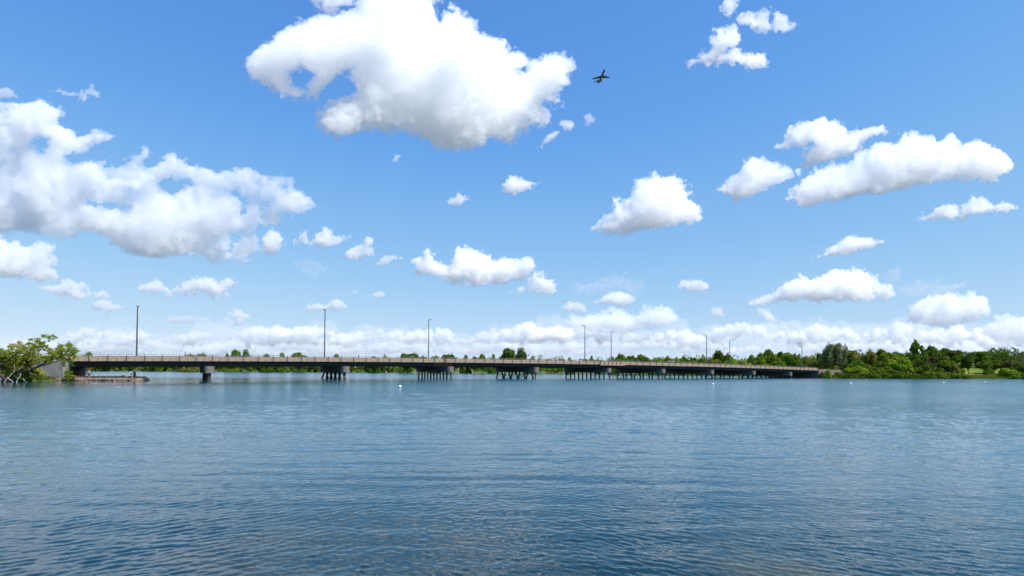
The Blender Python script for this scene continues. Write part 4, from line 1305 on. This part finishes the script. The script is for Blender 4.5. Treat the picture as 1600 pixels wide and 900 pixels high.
def airplane():
    body = m_plain('airliner_paint', (0.11, 0.115, 0.13), 0.4, 0.08)
    dark = m_plain('airliner_dark_paint', (0.05, 0.055, 0.07), 0.4, 0.08)
    o = empty('airplane')
    m = MB()
    st = ((-14.5, .25, .8), (-11.5, .75, .45), (-8, 1.25, .1), (-3, 1.35, 0), (6, 1.35, 0), (9.5, 1.25, -.05), (11.5, .85, -.2), (12.6, .35, -.35), (12.9, .08, -.4))
    m.tube([(x, 0, z) for x, r, z in st], [r for x, r, z in st], 16)
    m.build('fuselage', body, o, True)
    def surf(root_le, root_c, tip_le, tip_c, th, name, mat):
        (x0, y0, z0), (x1, y1, z1) = root_le, tip_le
        vs = []
        for (x, y, z, c, t_) in ((x0, y0, z0, root_c, th), (x1, y1, z1, tip_c, th * .4)):
            vs += [(x, y, z), (x - c * .35, y, z + t_), (x - c, y, z), (x - c * .35, y, z - t_ * .6)]
        MB().add(vs, [(0, 1, 5, 4), (1, 2, 6, 5), (2, 3, 7, 6), (3, 0, 4, 7), (0, 3, 2, 1), (4, 5, 6, 7)]).build(name, mat, o)
    for sy in (-1, 1):
        surf((3.2, .9 * sy, -.9), 5.2, (-2.2, 10.8 * sy, -.1), 1.5, .32, 'wing', dark)
        surf((-2.15, 10.75 * sy, -.1), 1.3, (-3.1, 11.0 * sy, .9), .6, .06, 'winglet', body)
        surf((-13.2, .1 * sy, 4.6), 2.6, (-15.2, 4.2 * sy, 4.75), 1.1, .14, 'tailplane', dark)
        e = MB().tube([(-6.2, 2.15 * sy, .75), (-6.6, 2.15 * sy, .75), (-8.6, 2.15 * sy, .75), (-10.4, 2.15 * sy, .75)], [.62, .74, .72, .42], 14).build('engine', dark, o)
        MB().box((-8.8, 1.15 * sy if sy > 0 else -1.6, .66), (-7.2, 1.6 if sy > 0 else -1.15, .84)).build('pylon', body, o)
    vs = [(-9.8, -.12, 1.0), (-14.2, -.12, 1.0), (-15.6, -.08, 4.7), (-13.0, -.08, 4.7), (-9.8, .12, 1.0), (-14.2, .12, 1.0), (-15.6, .08, 4.7), (-13.0, .08, 4.7)]
    MB().add(vs, [(0, 1, 2, 3), (7, 6, 5, 4), (0, 4, 5, 1), (1, 5, 6, 2), (2, 6, 7, 3), (3, 7, 4, 0)]).build('fin', dark, o)
    return o
pl = airplane()
pl.location = at_y(940, 119.5, 640)
pl.rotation_euler = Euler((R(9), R(-9), R(-83)), 'XYZ')
tag(pl, 'small dark jet airliner flying high in the blue right of the huge cloud', 'airplane')
# ------------------------------------------------------------------ clouds
def worley_tile(N, cells, seed):
    rs = np.random.RandomState(seed)
    P = rs.rand(cells, cells, cells, 3).astype(np.float32)
    g = (np.arange(N, dtype=np.float32) + 0.5) * cells / N
    ci = np.floor(g).astype(int); fr = g - ci
    best = np.full((N, N, N), 9.0, np.float32)
    for dx in (-1, 0, 1):
        for dy in (-1, 0, 1):
            for dz in (-1, 0, 1):
                Q = P[((ci + dx) % cells)[:, None, None], ((ci + dy) % cells)[None, :, None], ((ci + dz) % cells)[None, None, :]]
                d = (Q[..., 0] + (dx - fr)[:, None, None]) ** 2
                d += (Q[..., 1] + (dy - fr)[None, :, None]) ** 2
                d += (Q[..., 2] + (dz - fr)[None, None, :]) ** 2
                np.minimum(best, d, out=best)
    return np.sqrt(best)

def fbm_tile(N, seed, power=3.4):
    rs = np.random.RandomState(seed)
    k = np.fft.fftfreq(N) * N
    kz = np.fft.rfftfreq(N) * N
    k2 = k[:, None, None] ** 2 + k[None, :, None] ** 2 + kz[None, None, :] ** 2
    k2[0, 0, 0] = 1
    A = k2 ** (-power / 4)
    A[k2 < 4] *= 0.5
    ph = np.fft.rfftn(rs.randn(N, N, N))
    f = np.fft.irfftn(ph * A, s=(N, N, N))
    f -= f.mean()
    return (f / f.std()).astype(np.float32)

NB = 96
BILLOW = np.zeros((NB, NB, NB), np.float32)
for c_, a_ in ((4, 1.0), (8, 0.55), (16, 0.3), (32, 0.16)):
    w_ = worley_tile(NB, c_, 10 + c_)
    BILLOW += a_ * (0.55 - w_)
BILLOW /= BILLOW.std()
FBM = fbm_tile(112, 5, 3.0)

def tile_at(T, shape, off, scale=1.0):
    N = T.shape[0]
    if hasattr(scale, '__len__') and scale[0] == 1.0:
        ix = [((np.arange(s) * c + o).astype(int)) % N for s, o, c in zip(shape, off, scale)]
        return T[np.ix_(*ix)]
    if not hasattr(scale, '__len__') and scale >= 1:
        ix = [((np.arange(s) * scale + o).astype(int)) % N for s, o in zip(shape, off)]
        return T[np.ix_(*ix)]
    for ax in range(3):                           # linear interpolation, one axis after another
        p = np.arange(shape[ax]) * (scale[ax] if hasattr(scale, '__len__') else scale) + off[ax]
        i = np.floor(p).astype(int); t = (p - i).astype(np.float32)
        t = t * t * (3 - 2 * t)
        sh = [1, 1, 1]; sh[ax] = -1
        t = t.reshape(sh)
        T = np.take(T, i % N, axis=ax) * (1 - t) + np.take(T, (i + 1) % N, axis=ax) * t
    return T

def poly_sdf(poly, X, Y):
    """signed distance (positive inside) on points X, Y to polygon(s) [[(x, y)...], ...] by even-odd rule"""
    d2 = np.full(X.shape, 1e12, np.float32)
    ins = np.zeros(X.shape, bool)
    for pl in poly:
        n = len(pl)
        for i in range(n):
            x0, y0 = pl[i]; x1, y1 = pl[(i + 1) % n]
            ex, ey = x1 - x0, y1 - y0
            t = np.clip(((X - x0) * ex + (Y - y0) * ey) / (ex * ex + ey * ey + 1e-9), 0, 1)
            np.minimum(d2, (X - x0 - t * ex) ** 2 + (Y - y0 - t * ey) ** 2, out=d2)
            if y0 != y1:
                c = ((y0 > Y) != (y1 > Y)) & (X < (x1 - x0) * (Y - y0) / (y1 - y0) + x0)
                ins ^= c
    d = np.sqrt(d2)
    return np.where(ins, d, -d)

def surface_nets(f):
    """closed quad surface of f = 0 (f > 0 inside), vertices in grid units"""
    f = f.copy()
    for ax in range(3):
        sl = [slice(None)] * 3
        for e in (0, -1):
            sl[ax] = e
            f[tuple(sl)] = np.minimum(f[tuple(sl)], -0.5)
    ins = f > 0
    nx, ny, nz = f.shape
    c = np.zeros((nx - 1, ny - 1, nz - 1), np.uint8)
    for dx in (0, 1):
        for dy in (0, 1):
            for dz in (0, 1):
                c += ins[dx:nx - 1 + dx, dy:ny - 1 + dy, dz:nz - 1 + dz]
    act = (c > 0) & (c < 8)
    I = np.argwhere(act)
    if len(I) == 0: return None
    vid = np.full(act.shape, -1, np.int32)
    vid[act] = np.arange(len(I), dtype=np.int32)
    acc = np.zeros((len(I), 3), np.float32); cnt = np.zeros(len(I), np.float32)
    corners = [(a, b, d) for a in (0, 1) for b in (0, 1) for d in (0, 1)]
    val = {k: f[I[:, 0] + k[0], I[:, 1] + k[1], I[:, 2] + k[2]] for k in corners}
    for k in corners:
        for ax in range(3):
            if k[ax] == 0:
                l = list(k); l[ax] = 1; l = tuple(l)
                a, b = val[k], val[l]
                m = (a > 0) != (b > 0)
                t = np.where(m, a / (a - b + 1e-12), 0)
                p = np.tile(np.array(k, np.float32), (len(I), 1)); p[:, ax] = t
                acc += p * m[:, None]; cnt += m
    V = I + acc / np.maximum(cnt, 1)[:, None]
    Q = []
    for ax in range(3):
        a1, a2 = (ax + 1) % 3, (ax + 2) % 3
        s0 = [slice(None)] * 3; s1 = [slice(None)] * 3
        s0[ax] = slice(0, -1); s1[ax] = slice(1, None)
        A, B = ins[tuple(s0)], ins[tuple(s1)]
        E = np.argwhere(A != B)
        E = E[(E[:, a1] > 0) & (E[:, a2] > 0) & (E[:, a1] < f.shape[a1] - 1) & (E[:, a2] < f.shape[a2] - 1)]
        dirn = A[E[:, 0], E[:, 1], E[:, 2]]
        def cell(o1, o2):
            J = E.copy(); J[:, a1] -= o1; J[:, a2] -= o2
            return vid[J[:, 0], J[:, 1], J[:, 2]]
        q = np.stack([cell(1, 1), cell(0, 1), cell(0, 0), cell(1, 0)], 1)
        q[~dirn] = q[~dirn][:, ::-1]
        Q.append(q)
    return V, np.concatenate(Q)

CLOUD_MATS = {}
def cloud_mat(sigma):
    key = float('%.2g' % sigma)
    if key not in CLOUD_MATS:
        t = NT('cloud_vapour')
        v = t.n('ShaderNodeVolumeScatter', None, Color=(1, 1, 1, 1), Density=key, Anisotropy=0.2)
        t.t.links.new(v.outputs[0], t.out.inputs['Volume'])
        tr = t.n('ShaderNodeBsdfTransparent')
        df = t.n('ShaderNodeBsdfDiffuse', None, Color=(0.9, 0.9, 0.9, 1))
        mx = t.n('ShaderNodeMixShader', None, Fac=0.03)
        t.t.links.new(tr.outputs[0], mx.inputs[1]); t.t.links.new(df.outputs[0], mx.inputs[2])
        t.t.links.new(mx.outputs[0], t.out.inputs['Surface'])
        t.m.cycles.homogeneous_volume = True
        CLOUD_MATS[key] = t.m
    return CLOUD_MATS[key]

CLOUD_BASE = 900.0
def cloud(label, outline, holes=(), vox=1.6, mfp=14.0, rag=1.0, depth=0.9, name='cumulus_cloud', cat='cloud', kind=None, seed=None, dist=None, grp='clouds in the sky', puff=1.0, sdf=None, streak=False):
    """a body of vapour whose outline was traced in photo pixels; it stands at the distance where its base meets the cloud base height"""
    P = [outline] + list(holes)
    vox = vox * 1.22
    xs = [p[0] for p in outline]; ys = [p[1] for p in outline]
    seed = seed if seed is not None else int(sum(xs) * 7 + sum(ys) * 13) % 9973
    rs = np.random.RandomState(seed)
    pad = 5 * vox + 7 * rag
    x0, x1, y0, y1 = min(xs) - pad, max(xs) + pad, min(ys) - pad, max(ys) + pad
    nu, nv = int((x1 - x0) / vox) + 2, int((y1 - y0) / vox) + 2
    X, Y = np.meshgrid(x0 + np.arange(nu) * vox, y0 + np.arange(nv) * vox, indexing='ij')
    d = poly_sdf(P, X.astype(np.float32), Y.astype(np.float32)) if sdf is None else sdf(X.astype(np.float32), Y.astype(np.float32))
    Rm = max(d.max(), 1.5)
    W = depth * Rm * 1.3 + pad
    vw = 1.9 * vox                                # coarser along the line of sight
    nw = int(2 * W / vw) + 3
    shp = (nu, nv, nw)
    off = rs.randint(0, 400, 3)
    fb = tile_at(FBM, shp, off, (1.0, 1.0, 1.9))
    fb2 = tile_at(FBM, shp, off[::-1] + 31, (0.13, 0.62, 0.55) if streak else (0.45, 0.45, 0.85))
    bl = tile_at(BILLOW, shp, off + 57, (1.0, 1.0, 1.9))
    bl2 = tile_at(BILLOW, shp, off + 7, (0.4, 0.4, 0.76))
    fb3 = tile_at(FBM, shp, off + 91, 2.3)
    amp = min(1.0, Rm / 16.0)
    sh_n = (2.8 * fb + (4.0 if streak else 3.0) * fb2) * (0.3 + 0.7 * amp) + 2.0 * fb3
    d3 = d[:, :, None] + rag * (sh_n - (0.4 if streak else 1.4) * amp)      # along the line of sight the outermost lump makes the outline
    w = (np.arange(nw) - nw / 2) * vw
    R2 = Rm * 1.05
    dp = np.clip(d3, 0, R2)
    T = np.where(d3 > 0, depth * np.sqrt(dp * (2 * R2 - dp)), d3)
    grow = np.clip((d3 + 2.0) / 12.0, 0, 1)
    f = T - np.abs(w)[None, None, :] + grow * (puff * min(0.2 * Rm, 11) * bl2 + puff * 4.0 * amp * bl + 2.0 * amp * fb)
    f[d3 < -6] = np.minimum(f[d3 < -6], -1)
    r = surface_nets(f / vox)
    if r is None: return None
    V, Q = r
    py_base = max(ys)
    dr = ray(0.5 * (min(xs) + max(xs)), min(py_base, 566))
    D = dist if dist else min(max((CLOUD_BASE - CAM_H) / max(dr.z / dr.y, 1e-3), 1500), 14000)
    m = D / FPX                                   # metres per photo pixel there
    cx, cyy = 0.5 * (x0 + x1), 0.5 * (y0 + y1)
    c = at_y(cx, cyy, D)
    ex = (at_y(cx + 1, cyy, D) - c); ez = (at_y(cx, cyy - 1, D) - c)
    ew = (c - CAM).normalized() * m
    U = (V[:, 0] * vox + x0 - cx)[:, None] * np.array(ex)[None] + (cyy - V[:, 1] * vox - y0)[:, None] * np.array(ez)[None] \
        + ((V[:, 2] - nw / 2) * vw)[:, None] * np.array(ew)[None]
    me = mesh_np(name, U, Q, [cloud_mat(1.0 / (1.2 * mfp * m))])
    # faces must look outwards whichever way the axes ran
    o = link(name, me)
    o.location = c
    tag(o, label, cat, grp, kind)
    return o
cloud('huge billowing white cloud with a grey belly at the top of the sky',
      [(383,100),(390,79),(412,68),(458,42),(491,26),(517,31),(535,25),(556,17),(566,0),(570,-25),(670,-30),(677,3),(682,31),(689,44),(692,24),(710,16),(731,28),(748,52),(773,66),(794,82),(815,82),(829,96),(811,108),(825,121),(836,98),(853,79),(881,77),(887,105),(874,136),(873,159),(843,164),(860,175),(853,192),(825,189),(801,227),(773,217),(745,227),(710,233),(682,229),(650,213),(619,201),(601,215),(563,212),(521,210),(495,191),(500,171),(528,147),(549,140),(544,122),(552,105),(528,115),(510,136),(493,154),(461,150),(430,140),(398,119)],
      [[(450,108),(470,105),(495,117),(480,138),(458,135)]], vox=1.6, mfp=21, puff=1.2, rag=1.5)
cloud('small cloud cut by the top edge just left of the huge cloud',
      [(484,-6),(520,-14),(552,-8),(553,8),(530,17),(505,20),(492,14)], vox=1.2)
cloud('broad ragged cloud bank spreading in from the left edge, with blue gaps',
      [(-50,150),(-10,158),(21,160),(43,159),(64,153),(100,164),(103,176),(89,187),(117,205),(149,198),(181,203),(206,214),(178,223),(149,230),(128,242),(107,246),(149,246),(192,244),(224,224),(236,232),(231,256),(245,253),(263,232),(277,237),(295,251),(331,256),(341,267),(366,267),(388,262),(402,274),(459,285),(480,299),(491,320),(441,328),(430,345),(395,342),(398,370),(409,395),(384,406),(334,406),(292,397),(245,399),(199,390),(171,374),(146,365),(92,372),(53,365),(0,365),(-50,368)],
      [[(50,224),(63,216),(74,220),(62,230)], [(252,286),(266,281),(280,291),(266,296)], [(136,313),(168,318),(200,326),(160,322)]], vox=1.6, depth=0.34, mfp=16, rag=1.0, puff=0.95, streak=True, seed=41)
cloud('rounded cloud at the left edge below the broad ragged bank',
      [(-45,366),(0,369),(19,381),(28,377),(39,387),(63,381),(84,386),(86,398),(92,409),(84,417),(98,434),(63,439),(25,434),(0,431),(-45,430)], vox=1.4)
cloud('two-humped small cloud low on the left under the rounded one',
      [(58,447),(88,441),(106,437),(131,450),(125,459),(163,455),(170,464),(141,466),(106,466),(78,458),(59,456)], vox=1.1, mfp=9)
cloud('small flat-based cloud left of and above the first lamp post',
      [(133,480),(156,470),(172,468),(180,477),(195,478),(188,481),(169,487),(150,484)], vox=1.1, mfp=9)
cloud('small smooth mound of cloud directly above the first lamp post',
      [(214,453),(219,442),(250,437),(262,448),(272,456),(244,459)], vox=1.1, mfp=9)
cloud('lumpy cloud just right of the smooth mound above the first lamp post',
      [(275,452),(291,436),(302,428),(316,434),(334,436),(341,444),(353,434),(370,442),(356,456),(350,464),(331,464),(316,458),(284,459)], vox=1.1, mfp=9)
cloud('thin flat cloud sliver right of the first lamp post top',
      [(262,500),(281,495),(313,495),(320,500),(300,504),(272,504)], vox=1.0, mfp=9, rag=0.7)
cloud('two small puffs stacked one on the other low on the left',
      [(353,492),(369,480),(391,489),(394,500),(380,500),(394,508),(369,512),(358,506),(369,500)], vox=1.0, mfp=9, rag=0.8)
cloud('narrow upright puff at the lower right tip of the broad ragged bank',
      [(409,371),(420,359),(441,367),(434,387),(422,396),(411,392)], vox=1.1, mfp=9)
cloud('white flat-based cloud right of the tip of the broad ragged bank',
      [(453,374),(463,363),(478,357),(488,367),(506,359),(525,367),(553,365),(553,373),(534,385),(503,390),(475,390),(456,384)], vox=1.2, mfp=10)
cloud('small cloud with a curled horn on its right end',
      [(538,396),(556,384),(569,381),(573,370),(583,371),(580,387),(583,399),(563,404),(544,404)], vox=1.0, mfp=9, rag=0.8)
cloud('small hooked wisp of cloud right of the horned cloud',
      [(591,412),(600,399),(613,398),(631,403),(613,407),(606,415)], vox=1.0, mfp=10, rag=0.8)
cloud('long cloud with a raised left arm above the middle of the bridge',
      [(648,407),(663,404),(669,395),(678,398),(675,407),(700,413),(705,399),(717,390),(741,396),(753,396),(769,404),(816,406),(825,396),(839,403),(838,415),(819,434),(800,440),(731,445),(691,442),(688,431),(675,426),(656,424)], vox=1.2, mfp=10)
cloud('wedge-shaped cloud under the right end of the long armed cloud',
      [(798,457),(822,440),(834,426),(850,426),(866,437),(869,456),(838,459)], vox=1.1, mfp=9)
cloud('tiny thin cloud fleck left of the small double puff over the bridge',
      [(546,457),(555,453),(566,452),(564,457),(553,459)], vox=0.9, mfp=7, rag=0.5)
cloud('tiny double puff of cloud above the bridge between two lamp posts',
      [(578,461),(588,455),(600,454),(608,462),(591,467)], vox=0.9, mfp=8, rag=0.5)
cloud('small cloud behind the top of the second lamp post',
      [(473,482),(478,474),(497,470),(508,476),(527,464),(541,478),(522,487),(481,488)], vox=1.0, mfp=9, rag=0.8)
cloud('oval flat-based cloud above the right half of the bridge',
      [(1045,450),(1067,437),(1093,437),(1108,444),(1107,451),(1087,454),(1053,453)], vox=1.0, mfp=9, rag=0.8)
cloud('loaf-shaped low cloud above the lamp posts of the far bridge half',
      [(924,472),(949,457),(969,453),(994,463),(995,471),(969,477),(935,478)], vox=1.0, mfp=9, rag=0.8)
cloud('small low puff left of the loaf-shaped cloud',
      [(880,482),(896,470),(917,477),(915,487),(887,488)], vox=1.0, mfp=9, rag=0.8)
cloud('heaped pale cloud bank standing behind the middle lamp posts',
      [(865,515),(893,489),(912,495),(958,484),(974,492),(997,491),(1014,478),(1036,472),(1059,484),(1062,501),(1039,512),(969,518),(912,517)], vox=1.2, mfp=16, dist=13000)
cloud('small pale peaked puff right of the heaped cloud bank',
      [(1104,492),(1109,484),(1126,478),(1137,495),(1118,498)], vox=1.0, mfp=12, rag=0.8)
cloud('wide white cloud with a bluish belly above the right shore',
      [(1172,475),(1187,465),(1218,450),(1223,439),(1243,429),(1271,432),(1291,425),(1316,418),(1347,425),(1364,435),(1389,450),(1395,461),(1347,468),(1277,473),(1220,471),(1192,477)], vox=1.2, mfp=10)
cloud('slanting slipper-shaped cloud above the wide white one on the right',
      [(1271,404),(1288,391),(1306,381),(1324,370),(1358,370),(1381,378),(1358,390),(1319,395),(1285,405)], vox=1.1, mfp=9)
cloud('domed cauliflower cloud alone in the blue right of the middle',
      [(916,355),(957,335),(961,311),(972,320),(988,306),(999,284),(1024,272),(1051,272),(1074,288),(1078,306),(1094,320),(1098,344),(1051,351),(1011,365),(939,365)], vox=1.3, mfp=14)
cloud('long white cloud sloping up to the right near the right edge',
      [(1231,310),(1263,277),(1308,257),(1353,234),(1375,216),(1398,221),(1425,207),(1456,212),(1465,221),(1488,212),(1501,234),(1528,221),(1560,234),(1589,259),(1555,284),(1506,277),(1443,288),(1375,302),(1321,313),(1249,322)], vox=1.4, mfp=14)
cloud('lower left lump of the cloud group on the right, slanting down left',
      [(1119,297),(1150,275),(1173,245),(1204,243),(1222,259),(1251,266),(1222,284),(1173,308),(1150,313)], vox=1.3, mfp=14)
cloud('forked ragged cloud above and behind the long sloping white one',
      [(1209,232),(1240,205),(1285,182),(1312,187),(1326,205),(1380,194),(1391,207),(1353,218),(1344,236),(1294,252),(1254,261),(1249,243),(1267,225),(1231,232)], vox=1.3, mfp=14)
cloud('slim flat-based cloud close to the right edge of the sky',
      [(1436,342),(1474,324),(1501,331),(1524,311),(1555,317),(1591,324),(1555,333),(1497,342)], vox=1.1, mfp=9)
cloud('ragged lower cloud of the group near the top, right of the airplane',
      [(1078,97),(1105,74),(1119,50),(1147,47),(1159,63),(1137,77),(1195,86),(1195,104),(1150,99),(1105,106)], vox=1.2, mfp=12, rag=1.3)
cloud('ragged upper right cloud of the group near the top, right of the airplane',
      [(1157,29),(1186,20),(1200,16),(1206,36),(1213,18),(1247,41),(1227,54),(1204,50),(1173,50)], vox=1.2, mfp=12, rag=1.2)
cloud('small cloud scrap at the very top, right of the airplane',
      [(1123,18),(1132,-6),(1159,-4),(1141,23)], vox=1.1, mfp=12)
cloud('thin slanting cloud scrap under the right tip of the huge cloud',
      [(840,231),(846,219),(861,207),(878,203),(870,214),(846,234)], vox=1.0, mfp=10, rag=0.9)
cloud('small round cloud scrap under the right tip of the huge cloud',
      [(875,193),(885,184),(896,196),(882,203)], vox=1.0, mfp=10, rag=0.9)
cloud('faint tiny tuft of cloud below the airplane',
      [(915,182),(922,179),(929,190),(920,196)], vox=1.0, mfp=14, rag=0.9)
cloud('tiny cloud fleck below the huge cloud',
      [(612,250),(618,243),(624,243),(621,251),(614,254)], vox=0.9, mfp=8, rag=0.5, dist=1550)
cloud('small spiky cloud in open blue below the right end of the huge cloud',
      [(787,290),(800,276),(820,282),(847,287),(825,295),(803,307),(790,300)], vox=1.0, mfp=9, rag=0.9)
cloud('small fluffy wisp in the blue left of the spiky cloud',
      [(696,316),(715,303),(737,311),(722,319),(705,321)], vox=1.0, mfp=10, rag=0.9)
cloud('wispy small cloud above the broad ragged bank on the left',
      [(75,143),(90,138),(110,143),(145,132),(158,150),(130,155),(100,148)], vox=1.1, mfp=14, rag=1.1)
cloud('small cloud cut by the left edge above the broad ragged bank',
      [(-20,138),(0,132),(20,140),(24,150),(-20,152)], vox=1.1, mfp=12)
cloud('tall heaped pale cloud low above the right shore trees',
      [(1417,500),(1420,475),(1445,467),(1462,458),(1488,458),(1502,465),(1518,458),(1544,467),(1547,486),(1516,503),(1482,508),(1448,506)], vox=1.2, mfp=15, dist=12000)
cloud('low pale cloud cut by the right edge above the shore',
      [(1524,520),(1541,503),(1558,495),(1589,494),(1645,500),(1650,535),(1572,534)], vox=1.2, mfp=17, dist=12500)
cloud('pale crooked puff under the wide white cloud on the right',
      [(1184,481),(1201,484),(1223,503),(1206,508),(1190,500)], vox=1.0, mfp=12, rag=0.8)
# thin veils
cloud('faint veil streak under the flat-based cloud on the left', [(438,402),(472,404),(513,421),(494,425),(455,416)], vox=1.3, mfp=120, rag=1.6, depth=1.2, puff=0.3)
cloud('faint long veil running right from the wide white cloud', [(1390,452),(1445,442),(1506,446),(1482,458),(1431,462)], vox=1.3, mfp=70, rag=1.4, depth=1.2, puff=0.3)
cloud('short faint veil above the long veil on the right', [(1367,430),(1409,419),(1403,436),(1380,437)], vox=1.2, mfp=80, rag=1.4, depth=1.2, puff=0.3)
cloud('faint flat veil above the loaf-shaped low cloud', [(895,455),(930,441),(968,434),(1000,440),(1028,447),(990,453),(940,456)], vox=1.3, mfp=90, rag=1.8, depth=1.2, puff=0.3)
# the pale cloud deck along the horizon, too far and too merged to count
def bank(label, x0, x1, yb0, yb1, n, wmin, wmax, dist, mfp, seed, **kw):
    """many flat-based heaps merged into one mass"""
    r = np.random.RandomState(seed)
    heaps = []
    for i in range(n):
        x = x0 + (x1 - x0) * (i + r.rand()) / n; yb = yb0 + (yb1 - yb0) * r.rand(); w = wmin + (wmax - wmin) * r.rand()
        heaps.append((yb, [(x + w * (k / 4.0 - .5) * .9, yb - w * (.05 + .10 * r.rand()), w * (.08 + .15 * r.rand() * (1 - abs(k - 2) / 2.6))) for k in range(5)]))
    def sdf(X, Y):
        d = np.full(X.shape, -1e3, np.float32)
        for yb, cs in heaps:
            h = np.full(X.shape, -1e3, np.float32)
            for cx, cy, rr_ in cs:
                np.maximum(h, rr_ - np.hypot(X - cx, (Y - cy) * 1.15), out=h)
            np.maximum(d, np.minimum(h, (yb - Y) * .8), out=d)
        return d
    top = min(cy - rr_ for yb, cs in heaps for cx, cy, rr_ in cs)
    cloud(label, [(x0 - 20, top), (x1 + 20, top), (x1 + 20, yb1), (x0 - 20, yb1)], vox=1.5, mfp=mfp, name='distant_cloud_bank', cat='cloud bank', kind='stuff', dist=dist, grp=None, sdf=sdf, seed=seed, **kw)
bank('pale heaped clouds along the horizon on the left', 105, 470, 530, 541, 21, 40, 76, 13500, 9.5, 1, rag=.9, depth=1.2)
bank('pale heaped clouds along the horizon left of the middle', 455, 850, 525, 541, 22, 40, 82, 13500, 9.5, 2, rag=.9, depth=1.2)
bank('pale heaped clouds along the horizon right of the middle', 850, 1240, 522, 541, 24, 44, 92, 13500, 9.5, 3, rag=.9, depth=1.2)
bank('pale heaped clouds along the horizon on the right', 1240, 1640, 526, 542, 22, 40, 84, 13500, 9.5, 4, rag=.9, depth=1.2)
bank('small far cloud heaps hugging the horizon on the left', -30, 800, 543, 556, 60, 30, 66, 15500, 11, 5, rag=.7, depth=1.4)
bank('small far cloud heaps hugging the horizon on the right', 800, 1640, 543, 556, 60, 30, 66, 15500, 11, 6, rag=.7, depth=1.4)
cloud('pale haze of cloud along the whole horizon', [(-60, 524), (110, 518), (300, 510), (560, 505), (760, 503), (900, 500), (1060, 496), (1240, 500), (1450, 505), (1670, 508), (1670, 562), (-60, 562)],
      vox=4.0, mfp=60, rag=2.2, depth=.8, puff=.5, name='distant_cloud_bank', cat='cloud bank', kind='stuff', dist=17500, grp=None)
